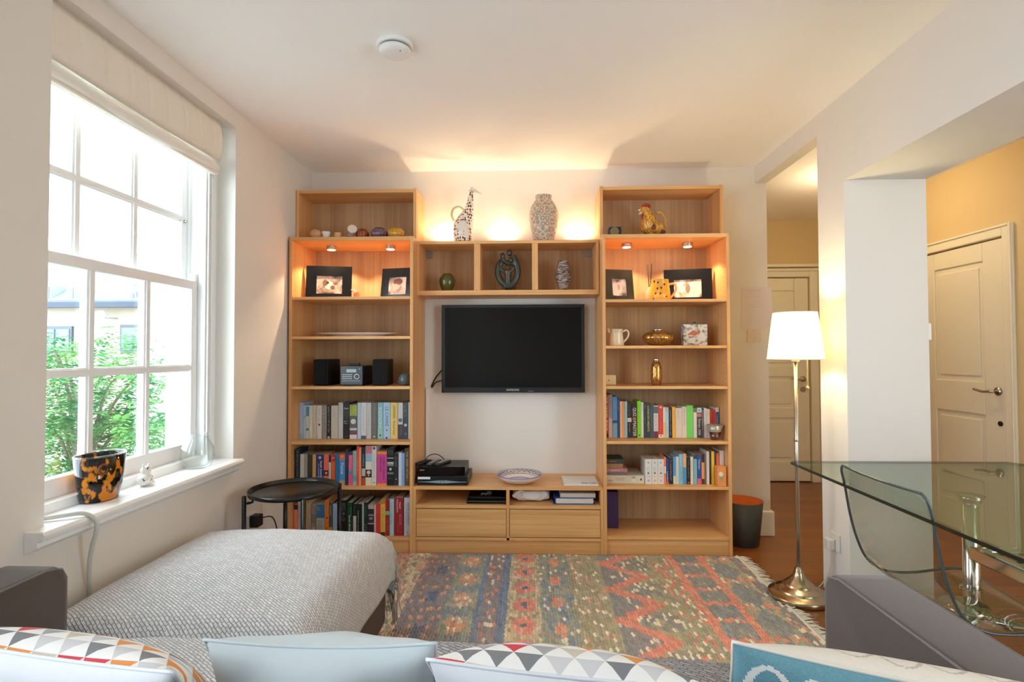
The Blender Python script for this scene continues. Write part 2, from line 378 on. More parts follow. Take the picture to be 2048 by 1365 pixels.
# architraves
b = MB().box(DX-.02, DX, DY0-.075, DY0-.004, 0, DZ+.075).box(DX-.02, DX, DY1+.004, DY1+.075, 0, DZ+.075).box(DX-.02, DX, DY0-.004, DY1+.004, DZ+.004, DZ+.075)
b.box(DX-.03, DX-.02, DY0-.075, DY0-.06, 0, DZ+.075).box(DX-.03, DX-.02, DY0-.06, DY1+.06, DZ+.06, DZ+.075)
struct('trim_1', b, DOORP, bevel=.005)
b = MB().box(hd0-.08, hd0-.004, DYF-.02, DYF, 0, 2.07).box(hd1+.004, hd1+.08, DYF-.02, DYF, 0, 2.07).box(hd0-.004, hd1+.004, DYF-.02, DYF, 1.994, 2.07)
b.box(hd0-.09, hd1+.09, DYF-.035, DYF-.02, 2.05, 2.075).box(hd0-.09, hd1+.09, DYF-.035, DYF, 2.09, 2.12)
struct('trim_2', b, DOORP, bevel=.005)

# ---------------- the sash window
w = thing('window_1', '', 'window', (-1.70, 2.3, 1.6)); del w['label'], w['category']; w['kind'] = 'structure'
b = MB()      # boxed frame: jambs, head, with parting beads
b.box(-1.87, -1.66, 2.70, WY1, WZ0, WZ1).box(-1.87, -1.66, WY0-.05, 1.70, WZ0, WZ1).box(-1.87, -1.66, WY0, WY1, WZ1-.09, WZ1)
b.box(-1.66, -1.645, 2.72, 2.745, WZ0, WZ1).box(-1.66, -1.65, 2.70, 2.71, WZ0, WZ1-.02)
b.box(-1.70, -1.66, 2.69, 2.701, WZ0, WZ1).box(-1.755, -1.745, 2.685, 2.701, WZ0, WZ1)
b.box(-1.87, -1.655, 1.695, 2.705, WZ0-.01, WZ0+.035)
struct('window_frame', b, WHITE, w, bevel=.003)
def sash(name, X, z0, z1, y0, y1, st, zb, top, bot, bars_y, bars_z):
    b = MB(); t = .02
    b.box(X-t, X+t, y0, y0+st, z0, z1).box(X-t, X+t, y1-st, y1, z0, z1).box(X-t, X+t, y0+st, y1-st, z0, z0+bot).box(X-t, X+t, y0+st, y1-st, z1-top, z1)
    s = struct(name, b, WHITE, w, bevel=.004)
    b = MB()
    for y in bars_y: b.box(X-.018, X+.010, y-.019, y+.019, z0+bot, z1-top).box(X-.020, X+.017, y-.011, y+.011, z0+bot, z1-top)
    for z in bars_z: b.box(X-.0172, X+.0108, y0+st+.001, y1-st-.001, z-.017, z+.017).box(X-.0192, X+.0178, y0+st+.001, y1-st-.001, z-.010, z+.010)
    struct('glazing_bars', b, WHITE, s)
    b = MB().box(X-.013, X-.009, y0+st*.7, y1-st*.7, z0+bot*.8, z1-top*.8); struct('pane', b, GLASS, s)
    return s
sash('lower_sash', -1.72, .747, 1.63, 1.69, 2.69, .045, 0, .045, .07, [2.034, 2.343], [1.19])
sash('upper_sash', -1.775, 1.59, WZ1-.08, 1.69, 2.69, .045, 0, .05, .04, [2.022, 2.33], [1.945])
b = MB().prism([(2.67, 1.63), (2.67, 1.66), (2.68, 1.673), (2.701, 1.673), (2.701, 1.605), (2.69, 1.605), (2.69, 1.63)], 'x', -1.74, -1.70)
struct('sash_horn', b, WHITE, w, bevel=.003)
b = MB().tube([(-1.755, 2.665, 1.935), (-1.745, 2.665, 1.935)], .008, 12); struct('sash_screw', b, STEEL, w)
b = MB().prism([(XL+.062, WZ0), (XL+.068, WZ0-.012), (XL+.062, WZ0-.028), (XL+.045, WZ0-.033), (XL+.045, WZ0-.05), (XL+.02, WZ0-.066), (XL, WZ0-.07), (XL, WZ0-.03), (-1.66, WZ0-.03), (-1.66, WZ0)], 'y', WY0-.04, WY1+.04)
# trim the part lying inside the wall beside the opening
b = MB().prism([(XL+.062, WZ0), (XL+.068, WZ0-.012), (XL+.062, WZ0-.028), (XL+.045, WZ0-.033), (XL+.045, WZ0-.05), (XL+.02, WZ0-.066), (XL, WZ0-.07), (XL, WZ0)], 'y', WY0-.07, WY1-.01)
b.box(-1.66, XL, WY0, WY1, WZ0-.03, WZ0)
struct('window_sill', b, WHITE, w, bevel=.003)
# second sash window behind the camera
w2 = thing('window_2', '', 'window', (-1.77, -.45, 1.5)); del w2['label'], w2['category']; w2['kind'] = 'structure'
b = MB()
for y in (-1.3, -.74, -.18, .36): b.box(-1.80, -1.75, y, y+.04, WZ0, WZ1)
for z in (WZ0, 1.1, 1.58, 2.0, WZ1-.04): b.box(-1.80, -1.75, -1.26, .36, z, z+.04)
struct('window_frame', b, WHITE, w2)

# ================================================================== BOOKCASES
YF, YU = 3.39, 3.515            # fronts of the deep and the shallow units
TH = .018
def zat(px, py, Y=YF): return W(px, py, Y).z
def bookcase(label, x0, x1, ztop, shelves):
    t = thing('bookcase', label, 'bookcase', ((x0+x1)/2, YF, 0), 0, 'tall oak bookcases beside the television')
    for a in (x0, x1-.02): obj('side_panel', MB().box(a, a+.02, YF, YB-.002, 0, ztop), WV, t, bevel=.0012)
    obj('back_panel', MB().box(x0+.02, x1-.02, YB-.012, YB-.003, .05, ztop-.01), WB, t)
    obj('top_board', MB().box(x0+.02, x1-.02, YF+.001, YB-.012, ztop-.024, ztop-.001), WH, t)
    for z in shelves: obj('shelf', MB().box(x0+.0205, x1-.0205, YF+.002, YB-.0125, z-TH, z), WH, t, bevel=.001)
    obj('plinth', MB().box(x0+.0205, x1-.0205, YF+.012, YF+.03, 0, shelves[-1]-TH-.0005), WH, t)
    b = MB()
    for sx in (x0+.0195, x1-.0205):
        for zz in np.arange(1.0, 1.9, .032):
            for yy in (YF+.035, YB-.06): b.box(sx, sx+.001, yy-.002, yy+.002, zz-.002, zz+.002)
    obj('peg_holes', b, mat('peg_hole_dark', (60, 40, 25), .9), t)['kind'] = 'stuff'
    return t
LX0, LX1 = W(577, 700, YF).x, W(826, 700, YF).x
RX0, RX1 = W(1205.5, 700, YF).x, W(1461, 700, YF).x
LZ = [zat(700, y) for y in (593.5, 673, 773.5, 884.5, 974.5, 1075.5)]
RZ = [zat(1332, y) for y in (598.5, 691.5, 773, 883.5, 974.5, 1075)]
LT, RT = zat(700, 473.5), zat(1332, 467.5)
bookcase('tall oak bookcase beside the window with a stereo and three rows of books', LX0, LX1, LT, LZ)
bookcase('tall oak bookcase right of the television with an empty bottom shelf', RX0, RX1, RT, RZ)
def topper(label, px0, px1, pyt, zb):
    x0, x1, zt = W(px0, 420, YU).x, W(px1, 420, YU).x, W((px0+px1)/2, pyt, YU).z
    t = thing('bookcase_extension', label, 'shelf unit', ((x0+x1)/2, YU, zb), 0, 'open oak extension units on top of the bookcases')
    for a in (x0, x1-.02): obj('side_panel', MB().box(a, a+.02, YU, YB-.002, zb, zt+.004), WV, t, bevel=.0012)
    obj('back_panel', MB().box(x0+.02, x1-.02, YB-.012, YB-.003, zb, zt-.02), WB, t)
    obj('top_board', MB().box(x0+.0202, x1-.0202, YU+.001, YB-.012, zt-.022, zt), WH, t, bevel=.001)
    return t
topper('open oak extension box on the left bookcase holding small ornaments', 592, 832.5, 379.5, LT)
topper('open oak extension box on the right bookcase holding the rooster jug', 1200, 1446.5, 372, RT)

# bridging cube shelf
BX0, BX1 = W(833, 530, YU).x, W(1198, 530, YU).x
BZ1, BZ0 = W(1015, 481, YU).z, W(1015, 590, YU).z
BZs = W(1015, 580.5, YU).z
t = thing('cube_shelf', 'oak bridging shelf with three cubbies above the television', 'shelf unit', ((BX0+BX1)/2, YU, BZ0))
for a in (BX0, BX1-.018): obj('side_panel', MB().box(a, a+.018, YU, YB-.002, BZ0, BZ1), WV, t, bevel=.001)
obj('top_board', MB().box(BX0+.018, BX1-.018, YU, YB-.002, BZ1-.02, BZ1-.0005), WH, t, bevel=.001)
obj('bottom_board', MB().box(BX0+.018, BX1-.018, YU, YB-.002, BZ0, BZs), WH, t, bevel=.001)
obj('back_panel', MB().box(BX0+.018, BX1-.018, YB-.010, YB-.003, BZs, BZ1-.02), WB, t)
for pa, pb in ((948, 960.5), (1064, 1076)):
    x = W(pa, 530, YU).x; x2 = W(pb, 530, YU).x
    obj('divider', MB().box(x, x2, YU+.001, YB-.0105, BZs+.0005, BZ1-.0205), WV, t, bevel=.001)
for x, s in ((BX0+.018, 1), (BX1-.018, -1)):
    b = MB().box(min(x, x+s*.045), max(x, x+s*.045), YB-.03, YB-.0101, BZ1-.07, BZ1-.0205); obj('mounting_bracket', b, mat('dull_metal', (160, 150, 135), .4, .6), t, bevel=.002)

# television bench
EX0, EX1 = LX1+.001, RX0-.001
EZ = zat(1016, 975); dz = [zat(1016, y) for y in (981, 1011.8, 1018.6, 1020, 1075.3, 1076.5, 1082)]
t = thing('television_bench', 'low oak media bench with two drawers below the television', 'media bench', ((EX0+EX1)/2, YF, 0))
for a in (EX0, EX1-.019): obj('side_panel', MB().box(a, a+.019, YF, YB-.002, 0, dz[0]), WV, t, bevel=.001)
obj('bench_top', MB().box(EX0, EX1, YF-.001, YB-.002, dz[0]+.0003, EZ), WH, t, bevel=.0015)
mx0, mx1 = W(1012.6, 1000, YF).x, W(1018.6, 1000, YF).x
obj('divider', MB().box(mx0, mx1, YF+.001, YB-.012, dz[6], dz[0]), WV, t, bevel=.001)
obj('back_panel', MB().box(EX0+.019, EX1-.019, YB-.01, YB-.003, dz[6], dz[0]), WB, t)
for a, c in ((EX0+.0195, mx0-.0005), (mx1+.0005, EX1-.0195)):
    obj('shelf', MB().box(a, c, YF+.002, YB-.0105, dz[2], dz[1]), WH, t, bevel=.001)
    d = obj('drawer', MB().box(a+.002, c-.002, YF+.001, YF+.02, dz[4]+.001, dz[3]-.001), wood('drawer_oak_%d' % int(a*100+900), (200, 150, 92) if a < 0 else (196, 138, 82), (226, 180, 122) if a < 0 else (214, 160, 104), 'x'), t, bevel=.001)
    obj('drawer_box', MB().box(a+.006, c-.006, YF+.021, YB-.05, dz[4]+.004, dz[3]-.02), WH, d)
obj('bottom_board', MB().box(EX0+.0195, EX1-.0195, YF+.001, YB-.0105, dz[6]-.001, dz[5]), WH, t, bevel=.001)
obj('plinth', MB().box(EX0+.0195, EX1-.0195, YF+.012, YF+.03, 0, dz[6]-.0015), WH, t)

# puck spotlights
PUCK = mat('puck_housing', (205, 190, 170), .25, .9)
LENS = mat('lit_lens', (255, 240, 210), .4, emit=(255, 226, 178), estr=14)
for i, (px, py) in enumerate(((663, 497), (781, 497), (1253, 493), (1375, 491))):
    top = (LT if i < 2 else RT)-.024; p = W(px, py, 3.57)
    lab = ['leftmost lit round puck spotlight under the left bookcase top', 'right lit puck spotlight under the left bookcase top near the television', 'left lit puck spotlight under the right bookcase top above the marbled frame', 'right lit puck spotlight under the right bookcase top above the black frame'][i]
    t = thing('puck_spotlight', lab, 'light', (p.x, 3.57, top-.026), 0, 'puck spotlights in the bookcases')
    obj('housing', MB().lathe([(.031, 0), (.034, .002), (.034, .0255), (.001, .0255)], (0, 0, 0), 28), PUCK, t, world=False, smooth=False, bevel=.001)
    obj('lens', MB().lathe([(.0001, -.001), (.026, -.001), (.026, .001)], (0, 0, 0), 28), LENS, t, world=False)
    lamp('puck_light', 'SPOT', (0, 0, -.004), 9.5, (1, .68, .40), .018, (0, 0, 0), 124, .3, t)

# uplights lying on the bridging shelf
for i, px in enumerate((888, 1007, 1158)):
    p = W(px, 470, 3.715)
    t = thing('puck_uplight', ['small uplight behind the giraffe jug', 'small uplight between the giraffe jug and the tall vase', 'small uplight right of the tall patterned vase'][i]+' on the cube shelf', 'light', (p.x, 3.715, BZ1), 0, 'uplights on top of the cube shelf')
    obj('housing', MB().lathe([(.033, .0003), (.033, .018), (.028, .02)], (0, 0, 0), 28), PUCK, t, world=False)
    obj('lens', MB().lathe([(.027, .0202), (.0001, .0215)], (0, 0, 0), 28), LENS, t, world=False)
    lamp('uplight_lamp', 'SPOT', (0, 0, .026), 3.4, (1, .72, .42), .02, (PI, 0, 0), 165, .6, t)

# ================================================================== BOOKS
PAGES = mat('book_pages', (214, 202, 178), .9, noise=.1, nscale=200)
BKC = {}
def bcol(c, gloss=.45):
    k = 'book_cover_%02x%02x%02x' % tuple(c)
    return mat(k, c, gloss, noise=.05, nscale=30)
def book(x0, x1, zb, zt, Y, depth, c, label, group, deco=(), lean=0, cat='book'):
    """standing book: spine on -Y; deco is a list of ('t',text,color,f_center,f_len,col,size) / ('b',f0,f1,color) / ('m',f0,f1,color)"""
    wd = x1-x0-.0008; h = zt-zb; hard = h > .225
    cov = MB(); o = .0025
    cov.box(0, wd, 0, .0028, 0, h); cov.box(0, .0022, .0028, depth, 0, h); cov.box(wd-.0022, wd, .0028, depth, 0, h)
    r = obj('book', cov, bcol(c), None, world=False, loc=(x0, Y, zb+.0004)); tag(r, label, cat, group)
    if lean: r.rotation_euler = (0, lean, 0)
    obj('pages', MB().box(.0023, wd-.0023, .003, depth-.004, .002, h-(.004 if hard else .001)), PAGES, r, world=False)
    k = 0
    for d in deco:
        if d[0] == 'b':
            obj('spine_panel', MB().box(.0006, wd-.0006, -.0004, .0002, h*d[1], h*d[2]), bcol(d[3]), r, world=False)
        elif d[0] == 'm':      # unreadable print: short strokes
            b = MB(); z = h*d[1]; cx = wd*(d[4] if len(d) > 4 else .5); hw = wd*(d[5] if len(d) > 5 else .22)
            rr = random.Random(int(x0*1e5)+k)
            while z < h*d[2]:
                l = rr.uniform(.0018, .0035); q = rr.random()
                if q < .45: b.box(cx-hw, cx+hw, -.0006, -.0002, z, z+.0009)
                elif q < .75: b.box(cx-hw, cx+hw*.1, -.0006, -.0002, z, z+.0009); b.box(cx-hw, cx-hw*.7, -.0006, -.0002, z, z+l*.8)
                else: b.box(cx-hw, cx-hw*.6, -.0006, -.0002, z, z+l*.7); b.box(cx+hw*.5, cx+hw, -.0006, -.0002, z, z+l*.7)
                z += l+.0016 if rr.random() > .15 else l+.006
            obj('spine_print', b, bcol(d[3]), r, world=False)
        elif d[0] == 'o':      # round emblem
            b = MB(); n = 16; cx = wd*.5; cz = h*d[1]; rr = wd*d[2]
            b.add([(cx+rr*math.cos(2*PI*i/n), -.0007, cz+rr*math.sin(2*PI*i/n)) for i in range(n)], [tuple(range(n))]); obj('spine_emblem', b, bcol(d[3]), r, world=False)
        elif d[0] in 'tu':      # readable title: (t, text, color, centre fraction, length fraction, across fraction, glyph height fraction)
            s = d[1]; size = wd*d[6]*1.38; nat = sum(.62 if ch.isupper() else (.3 if ch in " il1I'" else .5) for ch in s)*size
            M = T(Vector((wd*d[5], -.0009, h*d[3]))) @ (DOWN if d[0] == 't' else FRONT)
            L = (h if d[0] == 't' else wd)*d[4]
            cu = bpy.data.curves.new('title', 'FONT'); cu.body = s; cu.size = size; cu.extrude = .0002; cu.align_x = 'CENTER'; cu.align_y = 'CENTER'
            cu.materials.append(bcol(d[2])); q = bpy.data.objects.new('title', cu); COL.objects.link(q); q.parent = r; q = tomesh(q)
            q.matrix_basis = M @ Matrix.Diagonal((L/nat, 1, 1, 1))
        k += 1
    return r
ORD = ['first', 'second', 'third', 'fourth', 'fifth', 'sixth', 'seventh', 'eighth', 'ninth', 'tenth', 'eleventh', 'twelfth', 'thirteenth', 'fourteenth', 'fifteenth',
       'sixteenth', 'seventeenth', 'eighteenth', 'nineteenth', 'twentieth', 'twenty-first', 'twenty-second', 'twenty-third', 'twenty-fourth', 'twenty-fifth', 'twenty-sixth',
       'twenty-seventh', 'twenty-eighth', 'twenty-ninth', 'thirtieth', 'thirty-first', 'thirty-second']
def row(data, ox, oy, sc, zb, Y, rowname, group, start=0, yref=850, depth=.13, lean=0, xmax=None):
    for i, d in enumerate(data):
        a, c, tp, col, desc = d[:5]; deco = d[5] if len(d) > 5 else (); dp = d[6] if len(d) > 6 else None
        x0 = W(ox+a/sc, yref, Y).x; x1 = W(ox+c/sc, yref, Y).x; zt = W(ox+(a+c)/2/sc, oy+tp/sc, Y).z
        if xmax: x1 = min(x1, xmax)
        dd = dp or (.16 if zt-zb > .235 else depth)
        book(x0, x1, zb, zt, Y, dd, col, '%s, %s from left, %s' % (desc, ORD[i+start], rowname), group, deco, lean)
K = (28, 28, 30); Wt = (235, 232, 224); GY = (120, 118, 115)
r4 = [
 (150, 213, 205, (168, 192, 218), 'tall pale blue hardback', [('m', .04, .14, (90, 80, 110), .5, .35)]),
 (215, 250, 248, (180, 200, 222), 'thin light blue paperback', [('b', .62, .7, (130, 185, 200))]),
 (251, 303, 250, (200, 215, 205), 'white paperback with blue top and green ball', [('b', .68, .97, (70, 150, 200)), ('o', .28, .42, (50, 130, 90)), ('m', .7, .95, (25, 70, 140), .5, .2)]),
 (306, 357, 250, (228, 220, 196), 'thin cream paperback', [('m', .45, .95, (170, 160, 140), .5, .2)]),
 (360, 420, 246, (205, 198, 188), 'off-white paperback with two lines of grey print', [('m', .55, .88, (110, 100, 95), .7, .12), ('m', .15, .45, (110, 100, 95), .3, .12)]),
 (424, 501, 250, (224, 218, 210), 'white paperback with black print and a leaf mark', [('m', .4, .95, (70, 65, 62), .45, .14), ('o', .42, .2, (60, 60, 60))]),
 (503, 578, 246, (165, 160, 156), 'paperback with a dense black and white drawing', [('m', .02, .98, (50, 45, 50), .3, .3), ('m', .1, .98, (60, 55, 60), .7, .2)]),
 (580, 645, 246, (30, 32, 32), 'black paperback with white capital letters', [('m', .2, .97, (225, 225, 215), .5, .2), ('o', .04, .32, (200, 195, 180))]),
 (648, 758, 250, (204, 200, 186), 'wide plain stone coloured paperback', [('m', .65, .88, (70, 70, 66), .42, .06), ('m', .2, .45, (140, 140, 132), .3, .04)]),
 (762, 836, 205, (205, 205, 202), 'tall pale grey book with faint capitals', [('m', .6, .95, (140, 150, 155), .5, .3)]),
 (838, 936, 205, (34, 38, 38), 'tall black book with white script near its top', [('u', 'Rush', Wt, .84, .8, .5, .3), ('b', .55, .78, (60, 62, 62)), ('m', .42, .5, Wt, .5, .38), ('m', .04, .08, GY, .5, .3)]),
 (940, 1056, 228, (96, 100, 106), 'grey book with lime letters over a white face', [('b', .66, .97, (176, 190, 80)), ('m', .66, .97, (60, 80, 30), .5, .3), ('o', .5, .36, (215, 218, 205)), ('b', .29, .31, Wt), ('b', .25, .28, Wt), ('b', .13, .16, (170, 40, 90)), ('b', .0, .12, (225, 215, 220))]),
 (1062, 1117, 205, (188, 206, 222), 'slim ice blue paperback', [('m', .3, .9, (150, 170, 200), .4, .12)]),
 (1120, 1203, 205, (212, 216, 220), 'white paperback with grey capitals and a blue foot', [('m', .2, .9, (130, 130, 140), .5, .2), ('b', 0, .09, (80, 90, 120))]),
 (1206, 1280, 205, (198, 196, 192), 'plain light grey paperback beside the grey one', [('m', .4, .56, (150, 140, 135), .5, .25)]),
 (1284, 1372, 205, (112, 112, 104), 'mid grey paperback with thin white handwriting', [('m', .32, .9, (180, 180, 165), .5, .1), ('o', .06, .14, (220, 218, 200))]),
 (1380, 1466, 205, (140, 186, 196), 'turquoise paperback with big white capitals', [('b', 0, .33, (150, 200, 190)), ('t', 'KIDSON', Wt, .6, .55, .5, .5), ('o', .1, .2, (60, 110, 150))]),
 (1470, 1580, 205, (166, 200, 226), 'sky blue paperback with slate capitals', [('t', 'LE CARRÉ', (84, 100, 128), .62, .58, .5, .42), ('o', .24, .1, (20, 30, 60)), ('o', .03, .14, (20, 25, 40))]),
 (1584, 1697, 205, (232, 204, 120), 'yellow hardback with black handwriting', [('t', 'J.K.ROWLING', (60, 50, 40), .74, .38, .5, .3), ('t', 'The Casual Vacancy', (60, 50, 40), .31, .42, .5, .26)]),
 (1701, 1778, 207, (214, 220, 216), 'white book with a slate flower and dark foot', [('b', .0, .4, (84, 76, 88)), ('o', .52, .42, (110, 118, 150)), ('m', .12, .36, (190, 180, 190), .6, .14)]),
 (1781, 1860, 200, (72, 82, 96), 'dark slate book with a white figure', [('m', .6, .95, (190, 195, 200), .4, .3), ('o', .38, .3, (210, 215, 220)), ('o', .14, .25, (90, 130, 150))]),
 (1863, 1893, 200, (200, 214, 204), 'narrow mint green book against the case side', [('m', .3, .9, (130, 150, 150), .5, .2)]),
]
row(r4, 580, 780, 7.877, LZ[3], 3.51, 'row under the stereo', 'books in the row under the stereo', xmax=LX1-.021)
r5 = [
 (85, 155, 150, (30, 44, 54), 'tall dark navy book with pale letters', [('m', .25, .97, (150, 165, 170), .5, .2)]),
 (162, 221, 230, (208, 204, 192), 'cream paperback', [('m', .1, .9, (120, 110, 105), .5, .15)]),
 (222, 276, 230, (150, 152, 148), 'silver grey paperback', []),
 (278, 352, 236, (60, 58, 44), 'dark olive paperback', []),
 (355, 410, 236, (214, 164, 104), 'tan orange paperback', [('m', .2, .8, (190, 140, 80), .5, .1)]),
 (414, 531, 236, (44, 52, 110), 'fat navy travel guide with white print', [('b', 0, .3, (30, 110, 170)), ('o', .9, .2, (180, 190, 220)), ('t', 'South America', Wt, .5, .62, .66, .3), ('t', 'on a shoestring', (200, 210, 235), .48, .5, .34, .2)]),
 (533, 611, 230, (232, 112, 86), 'coral paperback with a small dark square picture', [('b', .3, .48, (90, 30, 30)), ('o', .39, .22, (220, 190, 180))]),
 (613, 648, 245, (214, 210, 206), 'thin paperback black above white', [('b', .76, 1, (30, 28, 30)), ('m', .2, .7, GY, .5, .2)]),
 (650, 716, 240, (206, 82, 54), 'brick red travel guide with yellow letters', [('b', .8, .99, (180, 40, 50)), ('m', .1, .72, (235, 180, 70), .55, .28), ('m', .86, .95, Wt, .5, .3)]),
 (720, 775, 236, (34, 110, 160), 'teal blue paperback', [('m', .2, .6, (120, 170, 140), .4, .15)]),
 (778, 868, 230, (74, 142, 206), 'blue travel guide with an orange top', [('b', .82, 1, (232, 110, 56)), ('u', 'R', Wt, .92, .25, .5, .3), ('t', 'France', Wt, .54, .42, .5, .52), ('b', 0, .16, (170, 150, 120))]),
 (871, 920, 150, (54, 52, 56), 'tall charcoal book', [('m', .5, .92, (120, 118, 112), .5, .25)]),
 (922, 989, 200, (222, 92, 140), 'pink travel guide with a navy top', [('b', .92, 1, (44, 48, 110)), ('b', .34, .46, (70, 140, 190)), ('m', .4, .9, (245, 200, 215), .5, .2)]),
 (992, 1049, 180, (164, 184, 172), 'pale green patterned paperback', [('b', .12, .28, (90, 170, 180)), ('m', .3, .95, (120, 140, 120), .5, .25)]),
 (1052, 1086, 92, (224, 84, 74), 'tallest thin red book', [('m', .3, .7, (245, 220, 190), .5, .2)]),
 (1087, 1123, 122, (240, 148, 112), 'thin salmon book', [('m', .5, .9, (250, 190, 160), .5, .2)]),
 (1130, 1189, 118, (38, 44, 56), 'black and white book with a food picture foot', [('b', .24, .44, (200, 190, 180)), ('b', 0, .2, (170, 80, 40)), ('m', .5, .82, Wt, .5, .2)]),
 (1190, 1290, 100, (222, 220, 205), 'cookbook collage spine with a dessert glass', [('b', .8, .99, (206, 120, 140)), ('b', .6, .79, (150, 185, 215)), ('b', .2, .4, (56, 44, 46)), ('o', .33, .3, (220, 190, 190)), ('o', .25, .12, (220, 190, 190)), ('b', 0, .19, (224, 216, 184))]),
 (1292, 1362, 100, (214, 210, 208), 'white cookbook with lilac flower top', [('o', .94, .3, (110, 90, 130)), ('m', .2, .8, GY, .5, .16), ('o', .07, .14, (60, 60, 60))]),
 (1370, 1527, 188, (240, 132, 56), 'wide magenta book in an orange jacket', [('b', .06, .92, (200, 74, 148)), ('t', "KOBBÉ'S COMPLETE", (70, 20, 60), .5, .7, .68, .17), ('t', 'OPERA BOOK', (70, 20, 60), .62, .44, .38, .17)]),
 (1531, 1637, 138, (30, 32, 36), 'black biography with a portrait photo', [('b', .53, .54, Wt), ('b', .57, .59, Wt), ('b', .61, .63, Wt), ('b', .73, .745, Wt), ('m', .84, .95, GY, .5, .35), ('o', .44, .2, (200, 198, 195)), ('b', .3, .36, (120, 120, 122)), ('m', .17, .22, GY, .5, .3)]),
 (1640, 1709, 216, (40, 42, 48), 'black paperback beside the biography', [('m', .6, .9, (140, 140, 140), .5, .3), ('o', .2, .12, Wt)]),
 (1712, 1758, 205, (206, 212, 222), 'thin white paperback', [('m', .1, .85, (140, 140, 160), .5, .15)]),
 (1760, 1806, 215, (130, 170, 224), 'thin light blue paperback', [('m', .1, .5, (60, 110, 180), .5, .2)]),
 (1808, 1890, 135, (104, 82, 58), 'brown book with cream capitals', [('t', 'THE GREEK MYTHS 1', (214, 196, 160), .52, .78, .45, .42)]),
]
row(r5, 580, 880, 7.877, LZ[4], 3.43, "left case middle row", 'books in the middle row of the left bookcase', yref=930, xmax=LX1-.021)
r6 = [
 (0, 70, 240, (34, 40, 38), 'dark green hardback', []),
 (76, 162, 245, (178, 104, 54), 'rust brown paperback', []),
 (168, 285, 345, (226, 128, 102), 'salmon guide with a navy top', [('b', .84, 1, (30, 34, 70)), ('m', .1, .8, (245, 190, 170), .5, .25)]),
 (290, 356, 255, (190, 178, 160), 'thin beige book', [('m', .5, .9, (70, 60, 60), .5, .3)]),
 (360, 432, 280, (60, 62, 66), 'dark grey book behind the table leg', []),
 (440, 540, 268, (222, 168, 62), 'mustard yellow book', [('m', .2, .9, (150, 100, 30), .45, .25)]),
 (544, 640, 300, (176, 150, 140), 'dusty pink picture spine', [('m', .1, .9, (110, 90, 86), .6, .25)]),
 (645, 788, 360, (140, 130, 112), 'taupe paperback with a picture spine', [('b', .4, .7, (120, 112, 100)), ('o', .22, .3, (190, 172, 150))]),
 (792, 1012, 342, (176, 174, 160), 'wide guide, blue label over a grey city photo', [('b', .56, 1, (62, 112, 164)), ('m', .82, .92, Wt, .3, .22), ('m', .05, .5, (70, 72, 66), .45, .3)]),
 (1020, 1130, 225, (224, 126, 52), 'orange hardback with a black motif', [('m', .72, .95, (90, 40, 20), .5, .16), ('o', .5, .2, (40, 20, 16)), ('o', .2, .2, (120, 30, 16)), ('o', .36, .1, (40, 20, 16))]),
 (1134, 1232, 290, (84, 82, 74), 'olive grey book with a multicoloured foot', [('m', .6, .9, Wt, .4, .2), ('b', .05, .25, (190, 140, 50))]),
 (1240, 1352, 322, (160, 182, 210), 'pale blue paperback with lilac print', [('m', .2, .9, (110, 110, 170), .5, .22)]),
 (1360, 1447, 232, (48, 42, 36), 'dark brown tall book behind the table leg', []),
 (1450, 1612, 222, (32, 30, 26), 'wide black book with grey brushwork', [('m', .7, .95, (130, 128, 120), .5, .3), ('o', .62, .25, (100, 98, 92)), ('m', .42, .55, (150, 150, 145), .5, .3)]),
 (1625, 1768, 290, (24, 70, 46), 'dark green travel guide with white title', [('t', 'South Africa', Wt, .38, .56, .5, .34), ('m', .65, .85, (180, 200, 180), .75, .08)]),
]
row(r6, 575, 985, 13.65, LZ[5], 3.425, "left case lowest row", 'books in the lowest row of the left bookcase', yref=1040, depth=.15, xmax=None)
